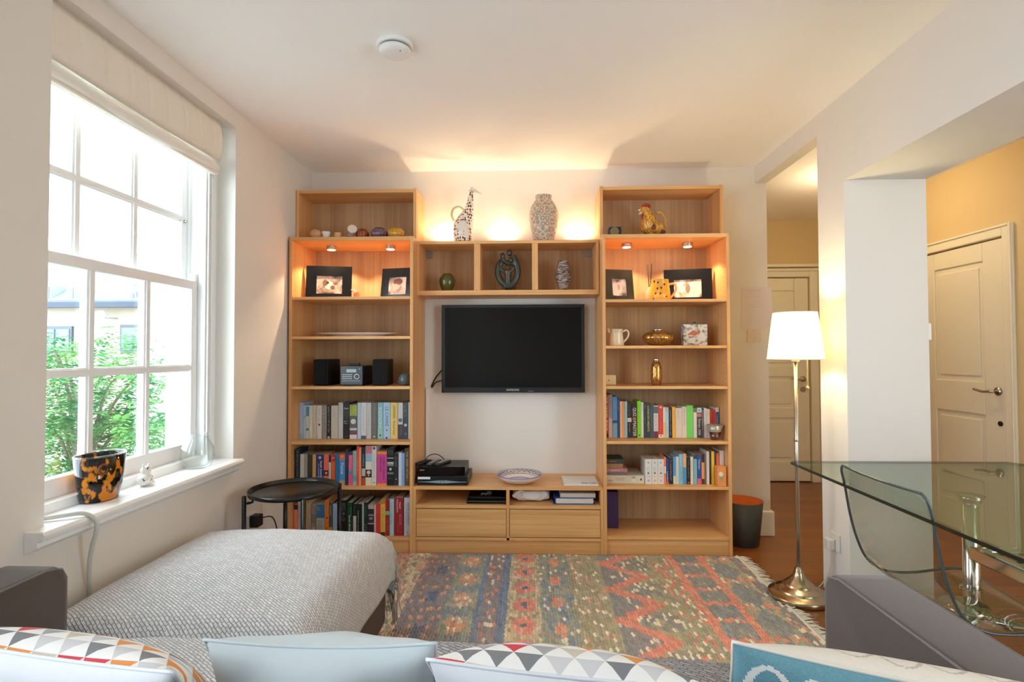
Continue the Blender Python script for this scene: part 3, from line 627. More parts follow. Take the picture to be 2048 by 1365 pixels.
r6b = [
 (82, 177, 325, (42, 44, 34), 'black paperback with a white block', [('b', .12, .62, (200, 192, 186)), ('m', .7, .95, (130, 125, 110), .4, .2)]),
 (180, 322, 327, (26, 34, 26), 'black green paperback with white capitals', [('t', 'THE END OF THE EAST', Wt, .44, .72, .3, .16)]),
 (330, 380, 286, (176, 184, 180), 'thin silver book', []),
 (385, 488, 286, (28, 46, 38), 'dark green book with grey foot letters', [('m', .55, .9, (150, 160, 150), .4, .1), ('m', .08, .35, (190, 200, 190), .4, .3)]),
 (491, 655, 342, (52, 42, 42), 'black paperback with big white capitals', [('b', .86, 1, (180, 175, 165)), ('u', 'LONG', Wt, .66, .8, .5, .3), ('u', 'LIFE', Wt, .55, .85, .5, .42), ('b', .40, .46, (70, 60, 80)), ('b', .37, .39, Wt)]),
 (657, 712, 342, (216, 178, 176), 'thin pink and white book', []),
 (716, 832, 322, (222, 62, 56), 'bright red paperback', [('b', .7, .715, (130, 110, 110)), ('m', .1, .6, (170, 30, 30), .5, .08)]),
 (834, 967, 207, (226, 184, 84), 'yellow ornate hardback', [('b', .88, 1, (196, 130, 40)), ('b', .0, .1, (60, 44, 20)), ('m', .15, .8, (110, 90, 60), .5, .2)]),
 (970, 1080, 217, (160, 44, 44), 'maroon book with a small green picture', [('b', .58, .69, (150, 190, 130)), ('m', .15, .5, (210, 150, 90), .6, .25)]),
 (1083, 1203, 190, (176, 202, 210), 'pale blue book with turquoise capitals', [('m', .3, .9, (50, 130, 160), .3, .25)]),
 (1215, 1452, 157, (158, 42, 48), 'wide crimson hardback with white capitals', [('t', 'PHILIP', Wt, .80, .24, .62, .19), ('t', 'PULLMAN', Wt, .79, .34, .32, .19), ('t', 'BOOK', (200, 130, 120), .42, .26, .66, .3), ('t', 'of DUST', (190, 110, 105), .2, .22, .4, .16)]),
 (1475, 1645, 157, (208, 214, 228), 'white hardback with blue capitals', [('t', 'DAVID CAMERON', (50, 66, 100), .58, .56, .72, .25), ('t', 'FOR THE RECORD', (150, 170, 196), .58, .52, .36, .22), ('o', .1, .08, (40, 50, 70))]),
]
row(r6b, 700, 985, 13.65, LZ[5], 3.425, "left case lowest row", 'books in the lowest row of the left bookcase', start=15, yref=1040, depth=.17, xmax=LX1-.021)
q4 = [
 (141, 211, 118, (182, 44, 42), 'tall red book with white capitals', [('t', 'THE TRAVEL BOOK', (240, 214, 210), .55, .8, .45, .62), ('b', 0, .09, (70, 24, 20))], .2),
 (213, 307, 128, (166, 154, 150), 'tall grey pink map book', [('m', .5, .95, (100, 90, 90), .5, .3), ('b', 0, .45, (206, 180, 170))], .2),
 (310, 430, 173, (92, 152, 206), 'wide blue book with a dark band', [('b', .36, .42, (50, 70, 100)), ('b', 0, .34, (130, 168, 196)), ('m', .72, .95, (190, 220, 240), .5, .18)]),
 (432, 494, 215, (40, 66, 118), 'navy book', [('m', .7, .95, (190, 200, 220), .5, .2)]),
 (497, 551, 288, (242, 196, 158), 'peach paperback', []),
 (552, 608, 290, (236, 160, 92), 'light orange paperback', []),
 (612, 680, 293, (160, 196, 212), 'light blue paperback', [('m', .2, .9, (90, 120, 150), .5, .12)]),
 (682, 786, 345, (44, 36, 32), 'black paperback with a cream label', [('b', .46, .58, (216, 206, 190)), ('m', .63, .95, (170, 150, 120), .45, .2), ('t', 'Bill and Hillary', (230, 180, 180), .29, .3, .5, .2)]),
 (788, 925, 345, (50, 38, 30), 'black brown book with bold white capitals', [('t', 'QUIZ', Wt, .75, .26, .5, .6), ('o', .55, .34, (170, 110, 80)), ('t', 'MASTER', Wt, .27, .46, .5, .6)]),
 (927, 1022, 280, (134, 214, 30), 'lime green book with a yellow upper half', [('m', .3, .9, (60, 120, 20), .4, .08), ('o', .07, .2, (20, 40, 20))]),
 (1024, 1081, 310, (222, 222, 206), 'thin white paperback', [('m', .75, .95, (80, 80, 90), .5, .15)]),
 (1083, 1153, 335, (52, 62, 70), 'slate paperback', [('m', .4, .6, (170, 175, 180), .5, .1), ('m', .84, .96, (140, 145, 150), .5, .3)]),
 (1156, 1240, 345, (50, 58, 62), 'dark slate book with yellow capitals', [('t', 'LONDON NIGHTS', (228, 222, 100), .56, .7, .5, .62)]),
 (1242, 1328, 362, (66, 80, 94), 'blue slate book', [('m', .3, .9, (110, 150, 180), .4, .12)]),
 (1331, 1448, 396, (216, 208, 204), 'white book with a dark top label', [('b', .76, .97, (90, 104, 100)), ('m', .22, .72, (80, 70, 70), .5, .24), ('b', 0, .2, (110, 44, 44))]),
 (1450, 1570, 384, (204, 58, 56), 'red hardback with a white emblem foot', [('o', .93, .22, (240, 190, 180)), ('m', .2, .85, (240, 160, 150), .5, .12), ('b', 0, .1, (230, 215, 205)), ('o', .06, .14, (110, 30, 30))]),
]
row(q4, 1200, 780, 12.41, RZ[3], 3.53, "right case upper row", 'books in the upper row of the right bookcase', yref=840)
q4b = [
 (12, 76, 432, (232, 222, 200), 'white book with a yellow foot', [('b', 0, .5, (240, 190, 100))]),
 (78, 156, 440, (178, 206, 224), 'pale blue book with a lilac top', [('b', .86, 1, (190, 180, 210)), ('m', .1, .5, (60, 110, 160), .4, .2)]),
 (158, 240, 472, (42, 34, 28), 'black paperback with white print', [('m', .1, .95, (220, 215, 200), .5, .14)]),
 (242, 322, 430, (242, 178, 62), 'amber yellow paperback', [('m', .6, .9, (220, 150, 40), .5, .1)]),
 (325, 484, 455, (224, 208, 192), 'wide cream paperback', [('m', .65, .93, (150, 140, 125), .4, .1)]),
 (486, 604, 425, (220, 208, 188), 'cream paperback with black script', [('m', .4, .95, (60, 50, 50), .5, .14)]),
 (606, 765, 395, (112, 208, 90), 'wide plain bright green box file', []),
 (769, 854, 460, (228, 218, 208), 'white paperback with a small top photo', [('b', .86, 1, (110, 104, 84))]),
 (857, 977, 450, (76, 68, 68), 'grey travel guide with white title', [('b', .84, 1, (190, 215, 220)), ('o', .92, .2, (70, 160, 190)), ('b', .7, .8, (206, 110, 90)), ('t', 'Europe 2006', Wt, .36, .56, .5, .5)]),
 (979, 1028, 500, (110, 104, 116), 'thin grey purple book', [('m', .3, .7, (190, 190, 195), .5, .2)]),
 (1031, 1099, 460, (222, 214, 220), 'thin white book with purple letters', [('m', .75, .95, (120, 90, 150), .5, .25)]),
 (1102, 1178, 482, (228, 214, 186), 'cream book with a red top mark', [('m', .8, .95, (170, 60, 50), .6, .2)]),
 (1181, 1242, 500, (176, 56, 50), 'dark red book', [('m', .3, .95, (220, 180, 120), .5, .15)]),
 (1244, 1318, 500, (222, 70, 66), 'red and white book', [('b', .5, .95, (214, 50, 56))]),
 (1320, 1402, 450, (226, 224, 222), 'white book with a blue lettered panel', [('b', .3, .86, (30, 84, 140)), ('m', .4, .84, Wt, .5, .25)]),
]
row(q4b, 1325, 780, 12.41, RZ[3], 3.53, "right case upper row", 'books in the upper row of the right bookcase', start=16, yref=840)
def vol(n): return [('o', .86, .14, (170, 160, 150)), ('m', .52, .68, (110, 96, 90), .5, .2), ('o', .44, .17, (130, 116, 90)), ('m', .28, .32, (110, 100, 100), .5, .22), ('o', .14, .2, [(190, 180, 200), (214, 190, 130), (190, 196, 150)][n])]
q5 = [
 (596, 671, 232, (226, 224, 222), 'left of three matching white volumes', vol(0)),
 (673, 746, 232, (226, 224, 222), 'middle of three matching white volumes', vol(1)),
 (748, 819, 232, (226, 224, 222), 'right of three matching white volumes', vol(2)),
 (821, 845, 207, (236, 128, 84), 'thin coral and white book', [('b', .4, .65, Wt)]),
 (847, 876, 226, (44, 70, 146), 'thin blue guide with white title', [('t', 'London', Wt, .3, .4, .5, .6), ('b', 0, .09, (230, 120, 60))]),
 (878, 925, 220, (40, 34, 40), 'black paperback with a light motif', [('m', .15, .95, (190, 180, 190), .5, .22)]),
 (927, 961, 206, (90, 160, 214), 'slim azure paperback', [('b', 0, .3, (220, 215, 190))]),
 (962, 996, 202, (214, 216, 206), 'slim white green paperback', [('m', .1, .8, (140, 160, 120), .5, .15)]),
 (998, 1041, 172, (140, 196, 226), 'light blue book with navy print', [('m', .1, .6, (40, 70, 120), .6, .2)]),
 (1043, 1086, 168, (222, 180, 140), 'tan topped book with a blue lower half', [('b', 0, .55, (80, 150, 200))]),
 (1089, 1131, 212, (34, 26, 26), 'black book with an orange spot', [('m', .25, .95, (210, 190, 170), .5, .16), ('o', .06, .28, (220, 90, 40))]),
 (1133, 1166, 206, (226, 216, 198), 'slim cream paperback', [('m', .5, .9, (120, 100, 90), .5, .15)]),
 (1169, 1212, 182, (130, 186, 196), 'teal patterned paperback', [('b', .86, 1, (40, 70, 90)), ('m', .2, .8, (90, 150, 160), .5, .2)]),
 (1214, 1262, 182, (40, 76, 152), 'royal blue guide with white title', [('t', 'Vietnam', Wt, .68, .36, .5, .5), ('b', 0, .2, (222, 96, 130))]),
 (1265, 1301, 176, (226, 150, 104), 'peach paperback with black top', [('b', .73, 1, (44, 34, 36)), ('b', 0, .18, (60, 44, 40))]),
 (1303, 1323, 190, (110, 104, 96), 'very thin grey book', []),
 (1325, 1357, 140, (224, 218, 212), 'tall thin white book with red letters', [('m', .4, .9, (200, 90, 90), .5, .15)]),
 (1359, 1380, 140, (50, 46, 44), 'tall thin black book', [('m', .3, .9, (150, 140, 140), .5, .15)]),
 (1382, 1418, 140, (238, 196, 50), 'tall thin yellow book', [('m', .1, .3, (190, 140, 40), .5, .12)]),
 (1419, 1438, 140, (48, 50, 84), 'tall thin navy book', []),
 (1440, 1478, 162, (214, 92, 50), 'orange red book beside the orange box', [('m', .1, .9, (240, 200, 160), .5, .25)]),
 (1481, 1533, 130, (226, 224, 222), 'white book, topmost behind the orange box', []),
]
row(q5, 1190, 880, 5.936, RZ[4], 3.46, "right case lower row", 'books in the lower row of the right bookcase', yref=930, depth=.14)
# flat stack
def flatbook(px0, px1, py0, py1, Y, dep, zb, c, label, deco=None, rz=0):
    x0, x1 = W(px0, 950, Y).x, W(px1, 950, Y).x; h = abs(W(px0, py0, Y).z-W(px0, py1, Y).z)
    r = obj('book', MB().box(0, x1-x0, 0, .003, 0, h).box(0, x1-x0, .003, dep, 0, .002).box(0, x1-x0, .003, dep, h-.002, h), bcol(c), None, world=False, loc=(x0, Y, zb+.0004), bevel=.0006)
    tag(r, label, 'book', 'books lying flat in the right bookcase')
    obj('pages', MB().box(.003, x1-x0-.003, .0032, dep-.003, .0021, h-.0021), PAGES, r, world=False)
    for d in deco or (): obj('spine_print', d[0], bcol(d[1]), r, world=False)
    return r, zb+h+.0008, x0, x1, h
Xs = RX0+.022
_, z1, a, c_, hh = flatbook(1212.5, 1289, 952.5, 968.5, 3.47, .23, RZ[4], (214, 206, 184), 'thick cream book lying flat at the bottom of the small stack', [(MB().box(.16, .185, -.0006, 0, .012, .03), (225, 222, 215)), (MB().box(.215, .225, -.0006, 0, .02, .032), (60, 60, 60)), (MB().box(.01, .04, -.0006, 0, .014, .017).box(.01, .035, -.0006, 0, .02, .022).box(.06, .12, -.0006, 0, .03, .033).box(.065, .11, -.0006, 0, .022, .024), (150, 140, 125))])
text('title', '1001', T((a+.172, 3.469, RZ[4]+hh*.75)) @ FRONT, .012, bcol((80, 74, 70)), _)
_, z2, *q = flatbook(1212.5, 1254, 946.5, 952.5, 3.475, .18, z1, (122, 112, 122), 'thin grey mauve book lying second in the small stack')
_, z3, *q = flatbook(1212.5, 1255, 938.5, 945.5, 3.475, .18, z2, (186, 128, 136), 'dusty pink book lying third in the small stack', [(MB().box(.03, .09, -.0006, 0, .008, .012), (226, 190, 190))])
_, z4, *q = flatbook(1212.5, 1246, 929.5, 938.5, 3.48, .17, z3, (160, 118, 84), 'tan book lying fourth in the small stack')
_, z5, *q = flatbook(1215, 1249, 920.5, 929, 3.485, .16, z4, (44, 66, 62), 'dark teal book lying on top of the small stack', [(MB().box(.01, .06, -.0006, 0, .008, .018), (120, 90, 74))])

# ================================================================== ORNAMENTS
def on(px0, px1, Y, z): return (W((px0+px1)/2, 600, Y).x, Y, z)
def M_(px, Y): return px*Y/FPX         # pixel length -> metres at depth Y
# --- on the left bookcase top
zt = LT+.0005
p = on(619, 643, 3.46, zt); o = obj('wooden_egg', MB().ball((p[0], p[1], zt+.032), (.038, .036, .032), 20, 14), mat('terracotta_egg', (206, 160, 120), .7), smooth=True); tag(o, 'smooth tan egg shaped ornament, leftmost on the left bookcase top', 'ornament')
p = on(643, 660, 3.46, zt)
tag(obj('small_cup', MB().lathe([(.012, 0), (.014, .004), (.024, .026), (.029, .046), (.027, .046), (.021, .024), (.001, .008)], p, 24), mat('white_china', (235, 235, 232), .25), smooth=True), 'tiny white china cup between the tan egg and the wood block', 'cup')
p = on(668, 682, 3.46, zt)
tag(obj('wooden_pot', MB().lathe([(.018, 0), (.022, .002), (.023, .039), (.021, .041), (.001, .041)], p, 24), mat('pale_wood', (214, 172, 124), .6), bevel=.001), 'small pale wooden cylinder pot beside the fossil stone', 'pot')
p = on(692, 716, 3.46, zt)
sm = mat('fossil_stone', (150, 120, 105), .5, noise=.5, nscale=60)
t = thing('stone_ornament', 'upright polished fossil stone with a pale ringed face on the left bookcase', 'ornament', p)
obj('stone_body', MB().tube([(p[0]-.012, p[1], zt+.001), (p[0]-.01, p[1], zt+.03), (p[0]+.004, p[1]-.004, zt+.062)], [.028, .025, .024], 18), sm, t, smooth=True)
obj('ringed_face', MB().tube([(p[0]+.006, p[1]-.018, zt+.058), (p[0]+.009, p[1]-.026, zt+.061)], [.031, .029], 22), mat('pale_stone', (214, 200, 190), .4, noise=.35, nscale=120), t)
ribm = {}
for px0, px1, c, lab in ((712, 737, (150, 62, 30), 'amber brown ribbed glass tealight holder behind the fossil stone'), (742, 775, (96, 70, 86), 'purple ribbed glass tealight holder on the left bookcase'), (776, 808, (190, 140, 30), 'yellow ribbed glass tealight holder, rightmost on the left bookcase')):
    p = on(px0, px1, 3.47 if px0 > 730 else 3.50, zt); r = M_((px1-px0)/2, 3.47)
    m = mat('ribbed_glass_%d' % px0, c, .12, noise=.3, nscale=90, coat=.6)
    prof = [(r*.6, 0), (r*.9, .014), (r, .034), (r*.9, .052), (r*.55, .070), (r*.48, .068), (r*.8, .05), (r*.5, .012), (.001, .008)]
    tag(obj('tealight_holder', MB().lathe(prof, p, 64, flute=.17, nf=15), m, smooth=True), lab, 'candle holder', 'ribbed glass tealight holders')
# --- photo frames
def photo_mat(name, seed, warm=0):
    m = bpy.data.materials.new(name); m.use_nodes = True; nt = m.node_tree; b = nt.nodes['Principled BSDF']
    tc = N(nt, 'ShaderNodeTexCoord'); mp = N(nt, 'ShaderNodeMapping'); mp.inputs['Location'].default_value = (seed, seed*2, 0)
    n = N(nt, 'ShaderNodeTexNoise'); n.inputs['Scale'].default_value = 14; n.inputs['Detail'].default_value = 6; n.inputs['Distortion'].default_value = .6
    cr = N(nt, 'ShaderNodeValToRGB'); cr.color_ramp.elements[0].position = .36; cr.color_ramp.elements[0].color = lin((96, 82, 80)); cr.color_ramp.elements[1].position = .60; cr.color_ramp.elements[1].color = lin((236, 222, 212))
    nt.links.new(tc.outputs['Object'], mp.inputs[0]); nt.links.new(mp.outputs[0], n.inputs[0]); nt.links.new(n.outputs[0], cr.inputs[0]); nt.links.new(cr.outputs[0], b.inputs['Base Color'])
    b.inputs['Roughness'].default_value = .3; return m
FRK = mat('black_frame', (16, 16, 18), .18)
FRM = mat('marbled_frame', (58, 52, 36), .15, noise=.7, nscale=14)
def frame(label, px0, px1, pyt, z, Y, rz, ph, fm, tilt=.16, seed=1, shape=None):
    wI = M_(px1-px0, Y)/math.cos(rz); cx = W((px0+px1)/2, 570, Y).x
    hI = W((px0+px1)/2, pyt, Y).z-z
    t = thing('photo_frame', label, 'picture frame', (cx, Y, z), rz, 'black picture frames under the puck spotlights')
    Rt = Matrix.Rotation(-tilt, 4, 'X')       # leans back
    a0, a1, b0, b1 = ph                        # photo window as fractions
    L = wI/2; b = MB()
    for q in ((-L, -L+a0*wI, 0, hI), (-L+a1*wI, L, 0, hI), (-L+a0*wI, -L+a1*wI, 0, b0*hI), (-L+a0*wI, -L+a1*wI, b1*hI, hI)):
        b.box(q[0], q[1], -.008, .004, q[2], q[3], Rt)
    obj('frame', b, fm, t, world=False)
    obj('photograph', MB().box(-L+a0*wI-.002, -L+a1*wI+.002, -.002, .0035, b0*hI-.002, b1*hI+.002, Rt), photo_mat('photo_%d' % seed, seed), t, world=False)
    b = MB().box(-L*.6, L*.6, .0045, .008, .01, hI*.95, Rt); obj('backing', b, mat('frame_backing', (40, 38, 36), .8), t, world=False)
    by = hI*.7*math.sin(tilt)
    b = MB().prism([(.008, 0.004), (.06, 0.001), (.066, .001), (hI*.7*math.sin(tilt)+.008, hI*.7)], 'x', -.02, .02); obj('easel_strut', b, mat('frame_backing', (40, 38, 36), .8), t, world=False)
    if shape:   # simple light and dark shapes in the photograph
        for k, (fx, fz, rx, rz_, cc) in enumerate(shape):
            n = 20; vs = [Rt @ Vector((-L+(fx+rx*math.cos(2*PI*i/n))*wI, -.0028-.0002*k, (fz+rz_*math.sin(2*PI*i/n))*hI)) for i in range(n)]
            obj('photo_print', MB().add(vs, [tuple(range(n))]), mat('photo_tone_%d_%d_%d' % cc, cc, .4), t, world=False)
    return t
zs = LZ[0]+.001
frame('black frame with a dog photo on the upper shelf, nearest the window', 614, 701, 531, zs, 3.56, .22, (.23, .79, .16, .70), FRK, seed=1, shape=[(.5, .42, .10, .13, (226, 214, 206)), (.58, .36, .05, .06, (120, 90, 84)), (.42, .5, .05, .1, (120, 92, 84)), (.47, .5, .03, .04, (60, 44, 44))])
frame('black frame partly hidden by the left bookcase side near the television', 759, 829, 535, zs, 3.54, -.20, (.22, .76, .13, .70), FRK, seed=2, shape=[(.5, .55, .14, .11, (120, 80, 70)), (.45, .38, .1, .1, (214, 190, 180))])
p = on(700, 722, 3.50, zs)
t = thing('glass_bird', 'small orange and white glass bird between the two left frames', 'ornament', p)
obj('bird_body', MB().ball((p[0]+.008, p[1], zs+.022), (.02, .014, .022), 16, 12), mat('orange_glass', (214, 130, 84), .1, noise=.4, nscale=50), t, smooth=True)
obj('bird_head', MB().tube([(p[0]+.004, p[1], zs+.035), (p[0]-.016, p[1], zs+.052), (p[0]-.03, p[1], zs+.056)], [.012, .010, .003], 12), mat('pale_glass', (216, 208, 200), .1), t, smooth=True)
# --- white platter
zs = LZ[1]+.001
p = on(632, 798, 3.58, zs)
a = M_(83, 3.58)
tag(obj('serving_platter', MB().lathe([(.58*a, 0), (.66*a, .004), (.72*a, .014), (a, .022), (a*.99, .026), (.70*a, .018), (.6*a, .006), (.001, .006)], p, 48, 1, .42), mat('white_porcelain', (232, 222, 216), .25), smooth=True), 'long white porcelain platter on the second shelf of the left bookcase', 'platter')
# --- stereo
zs = LZ[2]+.001
def speaker(label, pxa, pxb, rz):
    x = W((pxa+pxb)/2, 740, 3.47).x; h = W(pxa, 719, 3.45).z-zs
    t = thing('speaker', label, 'speaker', (x, 3.45, zs), rz, 'black shelf speakers')
    ww = M_(pxb-pxa, 3.45)
    obj('cabinet', MB().box(-ww/2, ww/2, .02, .20, 0, h), mat('black_ash', (18, 18, 20), .45), t, world=False, bevel=.006)
    obj('grille', MB().box(-ww/2+.001, ww/2-.001, 0, .0195, .002, h-.002), mat('black_cloth', (10, 11, 14), .95, bump=.3, bscale=900), t, world=False, bevel=.007)
    return t
speaker('black speaker left of the stereo unit', 627, 656, -.10)
speaker('black speaker right of the stereo unit', 746, 774, .02)
x0, x1 = W(680.5, 750, 3.44).x, W(725, 750, 3.44).x; h = W(700, 732.5, 3.44).z-zs
t = thing('stereo_unit', 'compact silver and black stereo with round dial between the speakers', 'stereo', ((x0+x1)/2, 3.44, zs))
obj('housing', MB().box(x0, x1, 3.455, 3.66, zs+.006, zs+h), BPLAST, t, bevel=.003)
obj('fascia', MB().box(x0, x1, 3.44, 3.4545, zs+.006, zs+h), mat('gunmetal_fascia', (66, 72, 78), .3, .3), t, bevel=.003)
obj('foot', MB().box(x0+.004, x1-.004, 3.445, 3.64, zs, zs+.0055), BPLAST, t)
wd = x1-x0
obj('display', MB().box(x0+wd*.28, x0+wd*.72, 3.4385, 3.4402, zs+h*.68, zs+h*.84), mat('lcd', (176, 190, 196), .2), t)
obj('dial', MB().tube([(x0+wd*.76, 3.4398, zs+h*.47), (x0+wd*.76, 3.433, zs+h*.47)], .017, 24), mat('dial_dark', (60, 64, 68), .3, .6), t)
obj('dial_ring', MB().lathe([(.014, 0), (.017, 0), (.017, .001), (.014, .001), (.014, 0)], (0, 0, 0), 24, cap=False), CHROME, t, world=False).matrix_basis = T(Vector((x0+wd*.76, 3.4325, zs+h*.47))-origin_of(t)) @ Matrix.Rotation(PI/2, 4, 'X')
b = MB()
for r_ in range(3):
    for k in range(5): b.box(x0+wd*(.1+.09*k), x0+wd*(.16+.09*k), 3.4385, 3.4402, zs+h*(.34+.1*r_), zs+h*(.38+.1*r_))
b.box(x0+wd*.1, x0+wd*.9, 3.4385, 3.4402, zs+h*.24, zs+h*.255); b.box(x0+wd*.84, x0+wd*.88, 3.4385, 3.4402, zs+h*.83, zs+h*.87)
obj('buttons', b, mat('button_silver', (190, 195, 198), .3, .3), t)
p = W(710, 730, 3.52); o = obj('remote_control', MB().box(p.x-.034, p.x+.034, 3.50, 3.53, zs+h+.0006, zs+h+.016), BPLAST, bevel=.003); tag(o, 'small black remote control lying on top of the stereo unit', 'remote control')
p = on(797, 823, 3.50, zs)
t = thing('pewter_jug', 'grey green glazed pot half hidden by the left bookcase side', 'pot', p)
obj('body', MB().lathe([(.024, 0), (.04, .012), (.044, .04), (.034, .066), (.022, .078), (.02, .076), (.034, .05), (.001, .01)], p, 28), mat('pewter_glaze', (84, 98, 98), .2, noise=.3, nscale=30), t, smooth=True)
obj('spout', MB().tube([(p[0]-.035, p[1], zs+.02), (p[0]-.05, p[1], zs+.028)], [.010, .006], 10), mat('pewter_glaze', (84, 98, 98)), t, smooth=True)

# --- cubbies
zs = BZs+.0006
p = on(879, 910, 3.62, zs); s_ = M_(1, 3.62)
prof = [(7.5, 0), (9, 2), (14, 12), (16, 21), (14.5, 28), (10, 34.5), (8, 37), (7, 37), (9, 33), (13, 27), (14, 20), (1, 4)]
tag(obj('green_vase', MB().lathe([(r*s_, z*s_) for r, z in prof], p, 72, flute=.04, nf=26), mat('olive_glaze', (84, 80, 38), .12, noise=.3, nscale=20), smooth=True), 'squat olive green ribbed vase in the left cubby', 'vase')
p = on(1111, 1142, 3.62, zs)
def texm(name, c1, c2, kind, scale, rough=.5, lo=.45, hi=.55):
    m = bpy.data.materials.new(name); m.use_nodes = True; nt = m.node_tree; b = nt.nodes['Principled BSDF']; tc = N(nt, 'ShaderNodeTexCoord')
    mp = N(nt, 'ShaderNodeMapping'); mp.inputs['Scale'].default_value = scale; nt.links.new(tc.outputs['Object'], mp.inputs[0])
    if kind == 'noise': n = N(nt, 'ShaderNodeTexNoise'); n.inputs['Scale'].default_value = 1; n.inputs['Detail'].default_value = 3; out = n.outputs[0]
    elif kind == 'dots': n = N(nt, 'ShaderNodeTexVoronoi'); n.inputs['Scale'].default_value = 1; n.inputs['Randomness'].default_value = .55; out = n.outputs['Distance']
    elif kind == 'cells': n = N(nt, 'ShaderNodeTexVoronoi', feature='DISTANCE_TO_EDGE'); n.inputs['Scale'].default_value = 1; out = n.outputs['Distance']
    elif kind == 'rings': 
        n = N(nt, 'ShaderNodeTexVoronoi'); n.inputs['Scale'].default_value = 1; n.inputs['Randomness'].default_value = .4
        s2 = N(nt, 'ShaderNodeMath', operation='MULTIPLY'); s2.inputs[1].default_value = 15; nt.links.new(n.outputs['Distance'], s2.inputs[0])
        s3 = N(nt, 'ShaderNodeMath', operation='SINE'); nt.links.new(s2.outputs[0], s3.inputs[0]); out = s3.outputs[0]
    nt.links.new(mp.outputs[0], n.inputs[0])
    cr = N(nt, 'ShaderNodeValToRGB'); cr.color_ramp.elements[0].position = lo; cr.color_ramp.elements[1].position = hi
    cr.color_ramp.elements[0].color = lin(c1); cr.color_ramp.elements[1].color = lin(c2); nt.links.new(out, cr.inputs[0]); nt.links.new(cr.outputs[0], b.inputs['Base Color'])
    b.inputs['Roughness'].default_value = rough; MATS[name] = m; return m
prof = [(8, 0), (9, 1), (12.5, 12), (15.7, 28), (15.7, 36), (13, 50), (10.5, 59), (11, 61), (9.5, 61), (9, 58), (13, 40), (1, 4)]
tag(obj('brown_vase', MB().lathe([(r*s_, z*s_) for r, z in prof], p, 40), texm('banded_stone', (52, 34, 30), (176, 156, 144), 'noise', (28, 28, 300), .45, .47, .56), smooth=True), 'tall dark brown barrel vase with pale woven bands in the right cubby', 'vase')
# family sculpture, one fused stone carving
def scale_from(ox, oy, sc, Y): return lambda x, y, d=0: Vector((W(ox+x/sc, oy+y/sc, Y).x, Y+d, W(ox+x/sc, oy+y/sc, Y).z))
f = scale_from(820, 360, 5.251, 3.63); u = s_/5.251*5.251/5.251
u = M_(1, 3.63)/5.251
t = thing('family_sculpture', 'dark stone carving of a huddled family in the middle cubby', 'sculpture', (f(1035, 1140).x, 3.63, zs))
b = MB()
def arm(pts, rs): b.tube(smoothpath([f(*q) for q in pts], 6), [rs[0]+(rs[1]-rs[0])*i/((len(pts)-1)*6) for i in range((len(pts)-1)*6+1)], 12)
arm([(1030, 1125), (960, 1070), (922, 980), (935, 890), (968, 850)], (36*u, 30*u)); arm([(1030, 1125), (1095, 1075), (1130, 980), (1118, 880), (1080, 800)], (36*u, 32*u))
arm([(1000, 1120), (1070, 1120)], (40*u, 40*u)); b.ball(f(1040, 1137), (85*u, 50*u, 8*u))
b.ball(f(972, 800), (28*u, 26*u, 36*u)); b.ball(f(1045, 765), (30*u, 28*u, 38*u)); b.ball(f(965, 885, -.02), (21*u, 20*u, 27*u)); b.ball(f(1060, 848, -.02), (24*u, 22*u, 30*u)); b.ball(f(1025, 925, -.03), (24*u, 22*u, 26*u))
arm([(975, 830), (1010, 870), (1060, 880), (1100, 850)], (24*u, 22*u)); arm([(950, 900, -.015), (965, 950, -.02), (1010, 975, -.02), (1060, 965, -.02), (1090, 915, -.015)], (18*u, 18*u))
arm([(1028, 960, -.015), (1030, 1040, -.012), (1030, 1120)], (34*u, 30*u)); arm([(1010, 880), (1060, 860), (1110, 900)], (26*u, 26*u))
obj('carving', b, mat('green_black_stone', (58, 58, 48), .3, noise=.25, nscale=25), t, remesh=.0022, smooth=True)

# --- top of the cube shelf: giraffe jug and vase
zs = BZ1+.0006
Yg = 3.60; f = scale_from(820, 360, 5.251, Yg); u = M_(1, Yg)/5.251
t = thing('giraffe_jug', 'tall white giraffe shaped jug with brown spots and looped tail handle', 'jug', (f(560, 640).x, Yg, zs))
b = MB(); zof = zs-f(560, 648).z
pts = [(560, 648), (556, 600), (553, 520), (560, 455), (590, 380), (618, 310), (630, 230), (640, 160), (648, 112)]; rs = [88, 94, 100, 100, 78, 50, 36, 27, 22]
b.tube([f(*q)+Vector((0, 0, zof)) for q in pts], [r*u for r in rs], 28)
gm = texm('giraffe_glaze', (96, 52, 40), (236, 226, 212), 'dots', (66, 66, 50), .25, .40, .46)
obj('body', b, gm, t, smooth=True)
b = MB(); b.tube([f(640, 112), f(665, 105), f(700, 125), f(748, 150)], [20*u, 22*u, 16*u, 8*u], 14)
b.tube([f(650, 105), f(640, 80)], [6*u, 5*u], 8); b.tube([f(654, 98), f(654, 70)], [6*u, 8*u], 8); b.tube([f(640, 108), f(610, 118)], [8*u, 3*u], 8)
obj('head', b, mat('giraffe_cream', (224, 218, 200), .25), t, smooth=True)
b = MB(); b.tube(smoothpath([f(462, 430), f(438, 375), f(455, 305), f(515, 282), (f(568, 320))], 8), 11*u, 12)
obj('tail_handle', b, mat('giraffe_sand', (206, 196, 150), .25), t, smooth=True)
b = MB()
for x in (535, 636): b.ball(f(x, 634, -.045), (13*u, 10*u, 9*u), 10, 8)
obj('hooves', b, mat('hoof_brown', (66, 48, 34), .4), t, smooth=True)
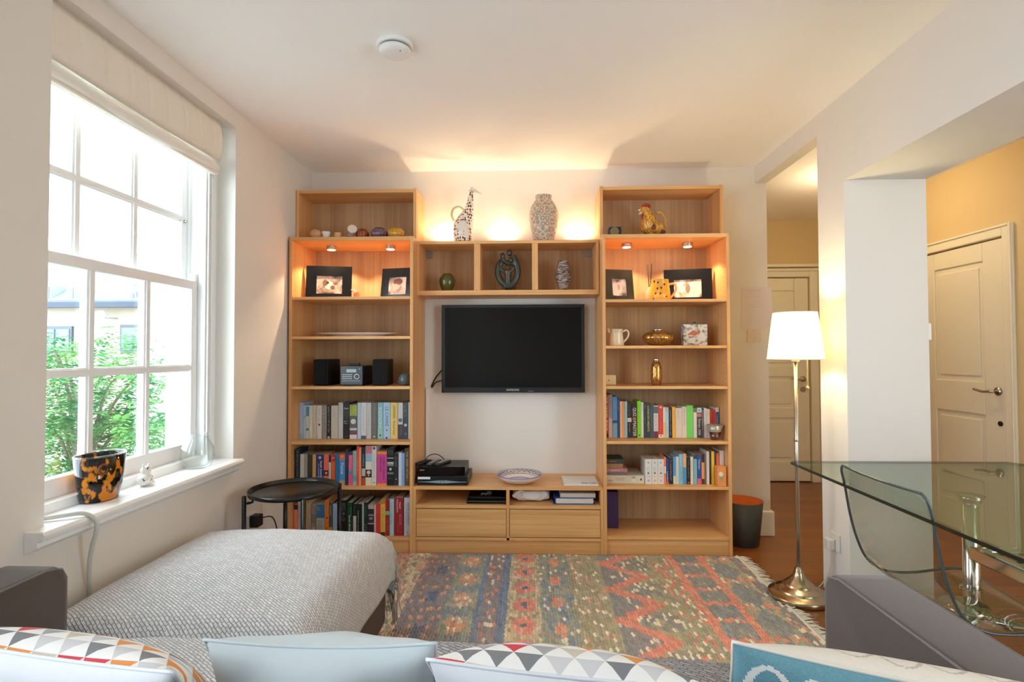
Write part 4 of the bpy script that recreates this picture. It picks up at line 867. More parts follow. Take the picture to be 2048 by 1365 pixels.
# belly patch
b = MB(); n = 28; bc = f(570, 520)
def gsurf(x, y):       # on the body surface towards -Y
    k = max(i for i in range(len(pts)-1) if pts[i][1] >= y); a_ = (pts[k][1]-y)/(pts[k][1]-pts[k+1][1]); cx = pts[k][0]+(pts[k+1][0]-pts[k][0])*a_; r = rs[k]+(rs[k+1]-rs[k])*a_
    return f(x, y, -(math.sqrt(max(0, r*r-(x-cx)**2))*u+.0008))
b.grid(lambda i, j: gsurf(565+(2*i-1)*62*math.sqrt(max(.02, 1-max(0, (560-(640-j*190))/120)**2)), 640-j*190), 9, 14)
obj('belly_patch', b, mat('giraffe_belly', (226, 216, 204), .25), t, smooth=True)
p = on(1058, 1118, 3.62, zs); s_ = M_(1, 3.62)
prof = [(19, 0), (20, 1), (22, 12), (27, 32), (29.8, 50), (29.5, 60), (26, 72), (18.5, 84), (16, 88), (16, 93), (17, 95), (15, 95), (14.5, 88), (24, 70), (27, 50), (1, 3)]
tag(obj('patterned_vase', MB().lathe([(r*s_, z*s_) for r, z in prof], p, 48), texm('rosette_glaze', (164, 142, 124), (204, 196, 180), 'rings', (27, 27, 27), .5, .0, 1.0), smooth=True), 'large grey cream vase with embossed rosettes on the cube shelf', 'vase')

# --- right bookcase top: clock and rooster
zs = RT+.0006
x0, x1 = W(1217, 460, 3.46).x, W(1242, 460, 3.46).x; h = W(1230, 455, 3.46).z-zs
t = thing('desk_clock', 'small black desk clock with round gold face beside the rooster', 'clock', ((x0+x1)/2, 3.46, zs))
obj('case', MB().box(x0, x1, 3.44, 3.49, zs, zs+h), mat('clock_black', (34, 32, 34), .3), t, bevel=.006)
obj('dial', MB().tube([((x0+x1)/2-.004, 3.4398, zs+h*.45), ((x0+x1)/2-.004, 3.4365, zs+h*.45)], .024, 24), mat('clock_face', (130, 120, 84), .3, .5), t)
obj('dial_ring', MB().tube([((x0+x1)/2-.004+.026*math.cos(k*PI/12), 3.438, zs+h*.45+.026*math.sin(k*PI/12)) for k in range(25)], .0018, 6), STEEL, t)
Yr = 3.58; f = scale_from(1180, 350, 5.057, Yr); u = M_(1, Yr)/5.057; zo = Vector((0, 0, zs-f(600, 612).z))
t = thing('rooster_jug', 'yellow ceramic rooster jug with red comb on the right bookcase', 'jug', (f(600, 600).x, Yr, zs))
b = MB(); F = lambda x, y, d=0: f(x, y, d)+zo
b.tube([F(560, 300), F(575, 345), F(590, 400), F(595, 450), F(600, 500), F(620, 540)], [34*u, 50*u, 72*u, 88*u, 84*u, 40*u], 24)
b.ball(F(610, 490), (108*u, 62*u, 52*u)); b.tube([F(650, 500), F(710, 490), F(760, 560)], [60*u, 48*u, 14*u], 14); b.ball(F(545, 310), (44*u, 30*u, 36*u)); b.ball(F(700, 500), (50*u, 40*u, 66*u))
obj('body', b, texm('rooster_glaze', (150, 84, 26), (232, 178, 74), 'noise', (160, 160, 26), .25, .38, .56), t, remesh=.0025)
b = MB(); b.tube([F(520, 318), F(505, 310), F(482, 312)], [16*u, 12*u, 3*u], 10); b.tube([F(525, 335), F(510, 345), F(492, 350)], [14*u, 10*u, 3*u], 10); b.tube([F(500, 335), F(550, 340), F(585, 300)], [7*u, 9*u, 5*u], 8)
obj('beak', b, mat('rooster_cream', (232, 218, 190), .25), t, smooth=True)
b = MB()
for k, (x, y) in enumerate(((530, 262), (550, 248), (572, 246), (595, 254))): b.tube([F(x+8, y+28), F(x, y-6)], [15*u, 7*u], 10)
obj('comb', b, mat('rooster_red', (176, 52, 44), .25), t, smooth=True)
b = MB().ball(F(527, 385, -.02), (15*u, 12*u, 34*u), 12, 10); obj('wattle', b, mat('rooster_crimson', (160, 34, 34), .25), t, smooth=True)
b = MB().tube(smoothpath([F(670, 340), F(715, 335), F(755, 385), F(762, 460), F(785, 498)], 7), [14*u-i*.25*u for i in range(29)], 12); obj('handle', b, mat('rooster_gold', (206, 150, 70), .25), t, smooth=True)
b = MB()
for x in (548, 566, 584): b.tube([F(x+12, 540), F(x, 600)], [12*u, 8*u], 8)
obj('green_tail', b, mat('rooster_green', (36, 96, 74), .25), t, smooth=True)
b = MB().ball(F(600, 596), (52*u, 40*u, 16*u)); b.tube([F(610, 540), F(612, 606)], [26*u, 20*u], 12); obj('base', b, mat('rooster_foot', (206, 180, 110), .3), t, smooth=True)
b = MB().ball(F(628, 500, -.058), (16*u, 8*u, 30*u)); b.ball(F(722, 545, -.04), (26*u, 14*u, 22*u)); obj('dark_feathers', b, mat('rooster_plum', (90, 36, 34), .3), t, smooth=True)

# --- right upper shelf
zs = RZ[0]+.001
frame('brown marbled frame with a small portrait on the right bookcase', 1210, 1269, 538, zs, 3.52, .24, (.26, .76, .16, .70), FRM, seed=3, shape=[(.5, .42, .11, .18, (222, 216, 208)), (.49, .44, .05, .1, (180, 168, 158))])
frame('black frame with a group photo behind the yellow jug', 1331, 1421, 537, zs, 3.60, -.2, (.21, .78, .13, .68), FRK, seed=4, shape=[(.36, .4, .06, .12, (214, 206, 200)), (.5, .42, .05, .14, (120, 108, 104)), (.62, .4, .06, .13, (206, 196, 190))])
f = scale_from(1180, 350, 5.057, 3.56)
t = thing('reed_diffuser', 'reed diffuser bottle with dark sticks beside the yellow jug', 'diffuser', (f(605, 1250).x, 3.56, zs))
xb = f(605, 1250).x
obj('bottle', MB().lathe([(.024, 0), (.026, .003), (.026, .07), (.012, .085), (.012, .095), (.010, .095)], (xb, 3.56, zs), 24), mat('diffuser_glass', (190, 176, 150), .1), t, smooth=True)
b = MB()
for x, y, d in ((575, 905, 0), (592, 908, .01), (615, 903, -.01), (630, 902, .012)): b.tube([(xb, 3.56, zs+.01), tuple(f(x, y, d))], .0016, 6)
obj('reeds', b, mat('reed_brown', (50, 36, 28), .8), t)
Ym = 3.48; f = scale_from(1180, 350, 5.057, Ym); u = M_(1, Ym)/5.057; zo = zs-f(700, 1262).z
t = thing('spotted_jug', 'yellow orange jug with black dots in front of the black frame', 'jug', (f(708, 1260).x, Ym, zs))
c0 = f(708, 1260).x
ym = mat('yellow_glaze', (238, 168, 56), .2, noise=.15, nscale=8)
obj('body', MB().lathe([(102*u, 0), (106*u, 4*u), (100*u, 60*u), (90*u, 150*u), (84*u, 200*u), (88*u, 205*u), (80*u, 205*u), (86*u, 150*u), (1*u, 8*u)], (c0, Ym, zs), 40), ym, t, smooth=True)
obj('handle', MB().tube(smoothpath([Vector((c0+84*u, Ym, zs+158*u)), Vector((c0+140*u, Ym, zs+165*u)), Vector((c0+162*u, Ym, zs+120*u)), Vector((c0+135*u, Ym, zs+60*u)), Vector((c0+98*u, Ym, zs+18*u))], 7), 11*u, 12), mat('apricot_glaze', (240, 176, 110), .2), t, smooth=True)
b = MB()
for a_, zz in ((-115, 170), (-140, 180), (-118+0, 110), (-96, 115), (-100, 60), (-68, 30), (-75, 150), (-140, 8), (-128, 60)):
    a_ = math.radians(a_); r = (104-zz*.1)*u
    b.ball((c0+r*math.cos(a_), Ym+r*math.sin(a_), zs+zz*u), (10*u, 7*u, 11*u), 10, 8)
obj('dots', b, mat('dot_brown', (60, 30, 20), .25), t, smooth=True)
# --- second shelf right
zs = RZ[1]+.001
c0 = W(1232, 675, 3.50).x; u = M_(1, 3.50)
t = thing('cream_jug', 'cream pottery milk jug with a dotted rim on the right bookcase', 'jug', (c0, 3.50, zs))
cm = mat('cream_glaze', (232, 216, 184), .22)
obj('body', MB().lathe([(15*u, 0), (16*u, 1*u), (15*u, 10*u), (13*u, 27*u), (14*u, 33*u), (13*u, 33*u), (12*u, 26*u), (14*u, 8*u), (1*u, 2*u)], (c0, 3.5, zs), 36), cm, t, smooth=True)
obj('spout', MB().tube([(c0-11*u, 3.5, zs+27*u), (c0-17*u, 3.5, zs+33*u)], [6*u, 3.5*u], 12), cm, t, smooth=True)
obj('handle', MB().tube(smoothpath([Vector((c0+12*u, 3.5, zs+27*u)), Vector((c0+20*u, 3.5, zs+31*u)), Vector((c0+25*u, 3.5, zs+25*u)), Vector((c0+22*u, 3.5, zs+15*u)), Vector((c0+14*u, 3.5, zs+7*u))], 6), 1.9*u, 10), cm, t, smooth=True)
b = MB()
for k in range(14): b.ball((c0+13.4*u*math.cos(k*PI/7), 3.5+13.4*u*math.sin(k*PI/7), zs+27*u), (.8*u, .8*u, .7*u), 8, 6)
obj('rim_dots', b, mat('dot_grey', (110, 100, 96), .4), t)
c0 = W(1315.5, 675, 3.50).x
gold = texm('mercury_glass', (120, 76, 30), (214, 160, 90), 'noise', (90, 90, 90), .18, .3, .6); gold.node_tree.nodes['Principled BSDF'].inputs['Metallic'].default_value = .75
t = thing('mercury_glass_pumpkin', 'wide gold mercury glass pumpkin votive on the right bookcase', 'candle holder', (c0, 3.50, zs))
obj('bowl', MB().lathe([(13*u, 0), (22*u, 3*u), (30*u, 13*u), (30*u, 18*u), (24*u, 25*u), (13*u, 28.5*u), (9*u, 28.5*u), (10*u, 27*u), (20*u, 24*u)], (c0, 3.5, zs), 96, flute=.05, nf=12), gold, t, smooth=True)
obj('rim', MB().lathe([(8*u, 28.5*u), (10*u, 29*u), (10.5*u, 32*u), (8.5*u, 33*u), (8*u, 29*u)], (c0, 3.5, zs), 40, flute=.06, nf=24, cap=False), CHROME, t, smooth=True)
x0, x1 = W(1367, 670, 3.52).x, W(1415, 670, 3.52).x; h = W(1390, 649, 3.52).z-zs
t = thing('decorated_tin', 'square box painted with a grey village scene on the right bookcase', 'box', ((x0+x1)/2, 3.52, zs))
obj('box', MB().box(x0, x1, 3.52, 3.58, zs, zs+h), texm('village_print', (110, 104, 104), (224, 220, 222), 'noise', (34, 34, 50), .4, .4, .54), t, bevel=.002)
wd = x1-x0
obj('painted_roof', MB().prism([(x0+wd*.15, zs+h*.52), (x0+wd*.4, zs+h*.72), (x0+wd*.72, zs+h*.62), (x0+wd*.5, zs+h*.46)], 'y', 3.5188, 3.52), mat('print_red', (196, 110, 84), .5), t)
obj('painted_houses', MB().prism([(x0+wd*.62, zs+h*.2), (x0+wd*.62, zs+h*.5), (x0+wd*.78, zs+h*.6), (x0+wd*.9, zs+h*.5), (x0+wd*.9, zs+h*.2)], 'y', 3.5186, 3.52).prism([(x0+wd*.2, zs+h*.12), (x0+wd*.22, zs+h*.34), (x0+wd*.48, zs+h*.4), (x0+wd*.5, zs+h*.1)], 'y', 3.5186, 3.52), mat('print_white', (228, 224, 226), .5), t)
obj('clasp', MB().box(x0+wd*.15, x0+wd*.75, 3.54, 3.56, zs+h, zs+h+.008).ball((x0+wd*.52, 3.55, zs+h+.012), (.01, .006, .007), 10, 8), mat('clasp_dark', (60, 44, 40), .4), t)
# --- third shelf right
zs = RZ[2]+.001
x0, x1 = RX0+.0215, W(1232, 760, 3.52).x; h = W(1220, 750.5, 3.52).z-zs
t = thing('trinket_box', 'tiny cream box with black cross marks on the right bookcase', 'box', ((x0+x1)/2, 3.52, zs))
obj('box', MB().box(x0, x1, 3.52, 3.60, zs, zs+h), mat('bone_box', (226, 204, 152), .4, noise=.2, nscale=60), t, bevel=.003)
b = MB()
for cx in (x0+.008, x0+.034):
    for s in (1, -1): b.box(-.006, .006, -.0008, .0002, -.0012, .0012, T(Vector((cx, 3.5198, zs+h*.45))) @ Matrix.Rotation(s*.8, 4, 'Y'))
obj('cross_marks', b, K and mat('mark_black', (40, 30, 24), .5), t)
c0 = W(1312.5, 745, 3.50).x
t = thing('mercury_glass_bottle', 'slim gold and silver mercury glass bottle on the right bookcase', 'bottle', (c0, 3.50, zs))
obj('bottle_body', MB().lathe([(8*u, 0), (9.5*u, 1*u), (11*u, 14*u), (10.5*u, 34*u), (8*u, 44*u), (6*u, 46*u)], (c0, 3.5, zs), 36), gold, t, smooth=True)
obj('bottle_neck', MB().lathe([(5.5*u, 46*u), (5.5*u, 52*u), (4.5*u, 53*u), (4*u, 46*u)], (c0, 3.5, zs), 28), CHROME, t, smooth=True)
# --- glass cup, orange box, purple folder
zs = RZ[3]+.001
c0 = W(1430, 864, 3.46).x; u = M_(1, 3.46)
t = thing('glass_tumbler', 'clear tumbler with silvered rim band at the right end of the books', 'glass', (c0, 3.46, zs))
obj('cup', MB().lathe([(8.5*u, 0), (9*u, 1*u), (11.5*u, 16*u), (11*u, 16*u), (8.5*u, 3*u), (1*u, 2*u)], (c0, 3.46, zs), 32), clear('smoked_glass', (236, 222, 216), .05, 1.5, 2), t, smooth=True)
obj('silver_band', MB().lathe([(11.5*u, 16*u), (16*u, 29*u), (15.5*u, 29*u), (11*u, 16.2*u)], (c0, 3.46, zs), 32, cap=False), mat('silvered_glass', (176, 168, 156), .25, .4), t, smooth=True)
zs = RZ[4]+.001
x0, x1 = W(1435.5, 950, 3.40).x, W(1453.5, 950, 3.40).x; h = W(1445, 934, 3.405).z-zs
t = thing('orange_box', 'orange card box with a round white sticker at the shelf end', 'box', ((x0+x1)/2, 3.405, zs))
x1 = min(x1, RX1-.022)
obj('card_box', MB().box(x0, x1, 3.405, 3.455, zs, zs+h), mat('orange_card', (226, 148, 84), .6), t, bevel=.001)
obj('round_sticker', MB().tube([((x0+x1)/2-.006, 3.4049, zs+h*.62), ((x0+x1)/2-.006, 3.4042, zs+h*.62)], .014, 20), mat('sticker_white', (232, 222, 214), .5), t)
obj('green_print', MB().tube([((x0+x1)/2-.006, 3.4049, zs+h*.38), ((x0+x1)/2-.006, 3.4044, zs+h*.38)], .012, 20), mat('sticker_green', (150, 172, 110), .5), t)
zs = RZ[5]+.001
x0, x1 = RX0+.0215, W(1237, 1020, 3.55).x; h = W(1225, 984, 3.55).z-zs
t = thing('purple_file', 'dark purple file standing at the left of the empty bottom shelf', 'file', ((x0+x1)/2, 3.55, zs))
obj('file_body', MB().box(x0, x1, 3.55, 3.74, zs, min(zs+h, RZ[4]-TH-.003)), mat('purple_card', (64, 48, 108), .6), t, bevel=.002)

# ================================================================== TV and bench things
Yt = YB-.075
a0 = W(883, 609.5, Yt); a1 = W(1170, 786, Yt); tx0, tx1, tz1, tz0 = a0.x, a1.x, W(1026, 609.5, Yt).z, W(1026, 786, Yt).z
t = thing('television', 'flat black television on the wall between the bookcases', 'television', ((tx0+tx1)/2, Yt, (tz0+tz1)/2))
bz = .022
b = MB().box(tx0, tx1, Yt, Yt+.03, tz1-bz, tz1).box(tx0, tx0+bz, Yt, Yt+.03, tz0, tz1-bz).box(tx1-bz, tx1, Yt, Yt+.03, tz0, tz1-bz).box(tx0+bz, tx1-bz, Yt, Yt+.03, tz0, tz0+.036)
obj('bezel', b, mat('tv_bezel', (30, 34, 40), .1), t, bevel=.0015)
obj('screen', MB().box(tx0+bz, tx1-bz, Yt+.006, Yt+.028, tz0+.036, tz1-bz), mat('tv_screen', (5, 5, 6), .12, spec=.25), t)
obj('housing', MB().box(tx0+.04, tx1-.04, Yt+.0305, YB-.002, tz0+.05, tz1-.05), BPLAST, t, bevel=.006)
text('lettering', 'SAMSUNG', T(((tx0+tx1)/2-.001, Yt-.0008, tz0+.019)) @ FRONT, .0175, mat('logo_silver', (214, 216, 218), .3), t, sx=1.1)
obj('status_light', MB().box((tx0+tx1)/2+.105, (tx0+tx1)/2+.14, Yt-.001, Yt, tz0+.009, tz0+.012), mat('status_strip', (120, 150, 190), .2), t)
b = MB(); q0 = W(887, 738, Yt+.02)
b.tube(smoothpath([W(887, 737, YB-.02), W(872, 755, YB-.01), W(862.5, 774, YB-.008)], 8), .0045, 8)
b.tube(smoothpath([W(887, 761, YB-.02), W(872, 765, YB-.01), W(864, 776, YB-.008)], 8), .004, 8)
tag(obj('television_cable', b, BPLAST, smooth=True), 'pair of black cables curving from the television to the wall trunking', 'cable')
x0 = W(851, 700, YB).x
b = MB().box(x0+.004, x0+.024, YB-.012, YB-.001, EZ+.01, W(860, 777, YB).z); o = obj('cable_trunking', b, WHITE, bevel=.002); tag(o, 'white plastic cable trunking on the wall left below the television', 'trunking')

zs = EZ+.0008
def zrel(py, Y): return W(930, py, Y).z
x0, x1 = max(EX0+.022, W(827.5, 960, 3.42).x), W(935.5, 960, 3.42).x; h1 = W(880, 953.5, 3.42).z-zs
t = thing('set_top_box', 'black satellite receiver with a silver curved stripe, under the disc player', 'set top box', ((x0+x1)/2, 3.42, zs))
obj('housing', MB().box(x0, x1, 3.42, 3.68, zs, zs+h1), BPLAST, t, bevel=.003)
b = MB(); n = 24
up = [(x0+.004+(x1-x0-.01)*k/n, zs+h1*.42+h1*.16*math.exp(-((k/n-.5)/.22)**2)) for k in range(n+1)]; dn = [(x0+.004+(x1-x0-.01)*k/n, zs+h1*.36-h1*.13*math.exp(-((k/n-.5)/.22)**2)) for k in range(n, -1, -1)]
obj('silver_stripe', b.prism(up+dn, 'y', 3.4188, 3.4199), mat('stripe_silver', (160, 186, 206), .25, .4), t)
obj('ring_button', MB().lathe([(.011, 0), (.013, 0), (.013, .001), (.011, .001), (.011, 0)], (0, 0, 0), 24, cap=False), BPLAST, t, world=False).matrix_basis = T(Vector(((x0+x1)/2, 3.4186, zs+h1*.38))-origin_of(t)) @ Matrix.Rotation(PI/2, 4, 'X')
obj('paper_label', MB().box(x0+.002, x0+.082, 3.4188, 3.4199, zs+h1*.68, zs+h1*.94), mat('label_white', (225, 228, 235), .6), t)
z_2 = zs+h1+.0008
xb0, xb1 = x0+.001, W(930, 940, 3.44).x; h2 = W(880, 934, 3.44).z-z_2
t = thing('disc_player', 'black disc player stacked on the satellite receiver', 'disc player', ((xb0+xb1)/2, 3.44, z_2))
obj('housing', MB().box(xb0, xb1, 3.455, 3.66, z_2, z_2+h2), mat('player_grey', (34, 34, 36), .4), t, bevel=.002)
obj('fascia', MB().box(xb0, xb1, 3.44, 3.4545, z_2+.001, z_2+h2), GLOSSK, t, bevel=.002)
text('lettering', 'SONY', T((xb0+.025, 3.4392, z_2+h2*.6)) @ FRONT, .009, mat('logo_silver', (214, 216, 218)), t, sx=1.3)
z_3 = z_2+h2+.0008
rk = mat('remote_grey', (120, 122, 120), .4); SIL = mat('button_pad', (176, 178, 176), .5)
for k, (pxc, ang, c, lab) in enumerate(((846, -.45, BPLAST, 'leftmost black remote control on the disc player'), (868, -.28, rk, 'middle grey remote control on the disc player'), (886, -.42, rk, 'rightmost silver keyed remote control on the disc player'))):
    x = W(pxc, 925, 3.52).x
    t = thing('remote_control', lab, 'remote control', (x, 3.52, z_3), ang, 'remote controls on the disc player')
    obj('handset', MB().box(-.019, .019, -.075, .075, 0, .018), BPLAST if k == 0 else mat('handset_dark', (40, 42, 44), .35), t, world=False, bevel=.006)
    b = MB()
    for i in range(7):
        for j in range(3): b.box(-.013+.0095*j, -.0065+.0095*j, -.05+.016*i, -.042+.016*i, .0181, .0195)
    obj('buttons', b, mat('black_buttons', (30, 30, 32), .5) if k == 0 else SIL, t, world=False)
b = MB().tube(smoothpath([W(848, 925, 3.64), W(858, 912, 3.66), W(872, 909, 3.67), W(884, 915, 3.67), W(892, 925, 3.665)], 8), .003, 8)
tag(obj('loose_cable', b, BPLAST, smooth=True), 'black cable looping up behind the remote controls', 'cable')
# painted plate
c0 = W(1038.5, 955, 3.50).x; r = M_(45.5, 3.52)
t = thing('painted_plate', 'hand painted ceramic dish with a black scroll rim on the bench', 'plate', (c0, 3.53, zs))
obj('dish', MB().lathe([(r*.5, 0), (r*.62, .003), (r*.85, .024), (r, .05), (r*.985, .053), (r*.78, .03), (r*.55, .012), (.001, .010)], (c0, 3.53, zs), 56), mat('cream_dish', (228, 218, 212), .2), t, smooth=True)
obj('blue_rim', MB().lathe([(r*.97, .051), (r*.992, .0545), (r*1.005, .0515), (r*.995, .047)], (c0, 3.53, zs), 56, cap=False), mat('lilac_rim', (150, 140, 200), .25), t, smooth=True)
b = MB()
def dish(a_, f_):
    rr = [(1.0, .054), (.985, .0535), (.78, .031), (.55, .013), (.0, .011)]
    for (ra, za), (rb, zb_) in zip(rr, rr[1:]):
        if f_ >= rb: k = (f_-rb)/max(1e-6, ra-rb); z_ = zb_+(za-zb_)*k; break
    return Vector((c0+r*f_*math.cos(a_), 3.53+r*f_*math.sin(a_), zs+z_+.0006))
for k in range(26):
    a_ = 2*PI*k/26
    b.tube([dish(a_+.10*math.cos(q), .875+.065*math.sin(q)) for q in [i*2*PI*.8/8+k for i in range(9)]], .0013, 5)
obj('scroll_border', b, mat('scroll_ink', (60, 44, 60), .4), t)
b = MB().grid(lambda i, j: dish(2*PI*i, .36*j), 33, 4); obj('pink_centre', b, mat('pink_glaze', (206, 160, 160), .3), t)
b = MB().tube([dish(2*PI*k/40, .50) for k in range(41)], .0016, 5); b.tube([dish(2*PI*k/40, .76) for k in range(41)], .0012, 5); obj('ring_lines', b, mat('scroll_ink', (60, 44, 60)), t)
# white folder / manual
c0 = W(1160, 960, 3.52).x
x0, x1 = W(1127, 960, 3.46).x, min(W(1202, 960, 3.46).x, EX1-.023)
t = thing('white_booklet', 'white ring bound booklet lying at the right end of the bench', 'booklet', ((x0+x1)/2, 3.5, zs))
obj('cover', MB().box(x0, x1, 3.425, 3.66, zs, zs+.010), mat('booklet_white', (222, 222, 220), .4), t, bevel=.002)
text('print', 'Sky HD', T(((x0+x1)/2+.05, 3.46, zs+.0106)), .03, mat('print_grey', (90, 90, 92), .6), t)
b = MB()
for k in range(3): b.tube([(x0+.004+.006*math.cos(q), 3.45+.06*k, zs+.008+.006*math.sin(q)) for q in [i*PI/4 for i in range(9)]], .0012, 5)
obj('binding_rings', b, STEEL, t)
# bench cubbies
zs = dz[1]+.0008
x0, x1 = W(933, 1000, 3.42).x, mx0-.004
t = thing('black_laptop', 'glossy black flat case with cables on top in the left bench cubby', 'case', ((x0+x1)/2, 3.43, zs))
obj('lower_case', MB().box(x0, x1, 3.42, 3.66, zs, zs+.022), GLOSSK, t, bevel=.003)
obj('upper_case', MB().box(x0+.006, x1-.002, 3.44, 3.66, zs+.0225, zs+.04), GLOSSK, t, bevel=.003)
obj('edge_strip', MB().box(x0+.002, x1-.002, 3.4188, 3.4198, zs+.014, zs+.016), mat('olive_edge', (96, 110, 60), .3), t)
obj('bundled_cable', MB().tube(smoothpath([Vector((x0+.12+.03*math.cos(q), 3.48+.03*math.sin(q*1.3), zs+.05+.008*math.sin(q*2))) for q in range(9)], 5), .004, 8), mat('cable_grey', (110, 115, 118), .4), t, smooth=True)
x0, x1 = mx1+.004, W(1104.5, 1000, 3.44).x
def crump(a_, c__):
    # crumpled bag surface
    th = 2*PI*a_; ph = PI*(c__-.5)
    rx, ry, rz2 = (x1-x0)/2, .11, .041
    nn = 1+.05*math.sin(7*th+3*ph)+.04*math.sin(13*th-8*ph)
    sq = lambda v: math.copysign(abs(v)**.6, v)
    return ((x0+x1)/2+rx*.9*sq(math.cos(th))*sq(math.cos(ph))*nn, 3.56+ry*sq(math.sin(th))*sq(math.cos(ph))*nn, zs+.043+rz2*sq(math.sin(ph))*min(nn, 1.04))
t = thing('plastic_bag', 'crumpled white plastic bag in the right bench cubby', 'bag', ((x0+x1)/2, 3.56, zs))
obj('bag_body', MB().grid(crump, 49, 21), mat('bag_white', (226, 226, 228), .3), t, smooth=True, weld=True)
obj('bag_handle', MB().tube(smoothpath([Vector((x0+.02, 3.46, zs+.04)), Vector((x0+.045, 3.45, zs+.065)), Vector((x0+.07, 3.455, zs+.074)), Vector((x0+.09, 3.47, zs+.05))], 5), [.014, .012, .012, .011, .011, .010, .010, .010, .009, .009, .009, .009, .009, .009, .009, .009], 10), mat('bag_white', (226, 226, 228)), t, smooth=True)
x0, x1 = W(1106.5, 1000, 3.42).x, W(1190, 1000, 3.42).x
t = thing('document_folder', 'blue folder stuffed with papers in the right bench cubby', 'folder', ((x0+x1)/2, 3.42, zs))
blu = mat('folder_blue', (52, 76, 156), .4)
obj('lower_cover', MB().box(x0, x1, 3.42, 3.68, zs, zs+.004), blu, t)
b = MB(); rr = random.Random(3)
for k in range(7): b.box(x0+.02+rr.uniform(-.004, .006), x1-.012+rr.uniform(-.006, .006), 3.425+rr.uniform(0, .006), 3.66, zs+.0045+k*.0043, zs+.0045+k*.0043+.0034)
obj('papers', b, mat('paper_white', (222, 220, 210), .7), t)
obj('upper_cover', MB().box(x0+.003, x1+.004, 3.432, 3.68, zs+.036, zs+.039), blu, t)
obj('top_sheets', MB().box(x0+.045, x1+.006, 3.435, 3.67, zs+.0395, zs+.066), mat('manila', (206, 202, 196), .7), t, bevel=.001)

# ================================================================== BACK WALL fittings, bin
Yp = YB-.001
x0, x1 = W(1483, 620, Yp).x, W(1543, 620, Yp).x; z1_, z0_ = W(1512, 575, Yp).z, W(1512, 659, Yp).z
t = thing('paper_notice', 'white paper notice pinned over the wall edge by the hall', 'notice', ((x0+x1)/2, Yp, z0_))
obj('sheet', MB().grid(lambda i, j: (x0+(x1-x0)*i, Yp-.002-.004*i*i, z0_+(z1_-z0_)*j), 9, 3), mat('notice_paper', (226, 216, 214), .7), t, solid=.0008)
b = MB(); rr = random.Random(5)
for zz in (.93, .90, .84, .78, .58, .53, .45): b.box(x0+.03, x0+.03+rr.uniform(.06, .12), Yp-.0042, Yp-.0036, z0_+(z1_-z0_)*zz, z0_+(z1_-z0_)*zz+.0012)
obj('print', b, mat('notice_print', (190, 176, 174), .7), t)
obj('pin', MB().ball((W(1510, 567, Yp).x, Yp-.004, W(1510, 567, Yp).z), .004, 10, 8), WHITE, t)
x0, x1 = W(1494, 672, Yp).x, W(1520, 672, Yp).x; z1_, z0_ = W(1507, 661, Yp).z, W(1507, 685, Yp).z
t = thing('thermostat_switch', 'square cream wall switch plate below the paper notice', 'switch', ((x0+x1)/2, Yp, (z0_+z1_)/2))
obj('plate', MB().box(x0, x1, Yp-.009, Yp, z0_, z1_), mat('cream_plastic', (222, 208, 188), .4), t, bevel=.002)
cx, cz = (x0+x1)/2, (z0_+z1_)/2
b = MB().tube([(cx-.010, Yp-.009, cz), (cx-.010, Yp-.013, cz)], .013, 18).box(cx+.006, cx+.024, Yp-.013, Yp-.009, cz-.014, cz+.014); obj('rocker', b, mat('cream_plastic', (222, 208, 188)), t)
b = MB().ball((cx, Yp-.009, z1_-.008), .0028, 8, 6).ball((cx, Yp-.009, z0_+.008), .0028, 8, 6); obj('screws', b, STEEL, t)
cx, cy = W(1488, 1050, 3.60).x, 3.625; cx = max(cx, RX1+.135)
t = thing('waste_bin', 'dark grey tapered waste bin with orange inside beside the right bookcase', 'bin', (cx, cy, 0))
obj('outer_shell', MB().lathe([(.098, 0.0005), (.100, .002), (.128, .285), (.1265, .285), (.0985, .004), (.001, .004)], (cx, cy, 0), 48), mat('charcoal_card', (62, 62, 60), .7), t, smooth=True)
obj('lining', MB().lathe([(.098, .0055), (.1262, .2855)], (cx, cy, 0), 48, cap=False), mat('orange_lining', (226, 128, 62), .6), t, smooth=True)

# ================================================================== SIDE TABLE and sockets
zt_ = .565; c = G(588, 975, zt_); TX, TY = c.x, c.y; TR = .222
t = thing('tray_table', 'round black metal tray table in front of the left bookcase', 'side table', (TX, TY, 0))
obj('tray', MB().lathe([(.001, zt_-.024), (TR-.012, zt_-.024), (TR-.003, zt_-.020), (TR, zt_), (TR-.004, zt_), (TR-.007, zt_-.017), (TR-.014, zt_-.0205), (.001, zt_-.0205)], (TX, TY, 0), 72), mat('black_tray', (16, 18, 19), .22), t, smooth=True)
for a_ in (-145, -55, 35, 125):
    a_ = math.radians(a_); x, y = TX+(TR+.012)*math.cos(a_), TY+(TR+.012)*math.sin(a_)
    l = obj('leg', MB().tube([(x, y, 0.0), (x, y, zt_-.012)], .0105, 14), BLACK, t, smooth=True)
b = MB()
for a_ in (-145, -55, 35, 125):
    a_ = math.radians(a_); x, y = TX+(TR+.012)*math.cos(a_), TY+(TR+.012)*math.sin(a_)
    b = MB().tube([(x, y, zt_-.05), (TX+.2*math.cos(a_), TY+.2*math.sin(a_), zt_-.05)], .006, 8); b.tube([(TX+.195*math.cos(a_), TY+.195*math.sin(a_), zt_-.052), (TX+.195*math.cos(a_), TY+.195*math.sin(a_), zt_-.024)], .005, 8)
    obj('leg_bracket', b, BLACK, t)
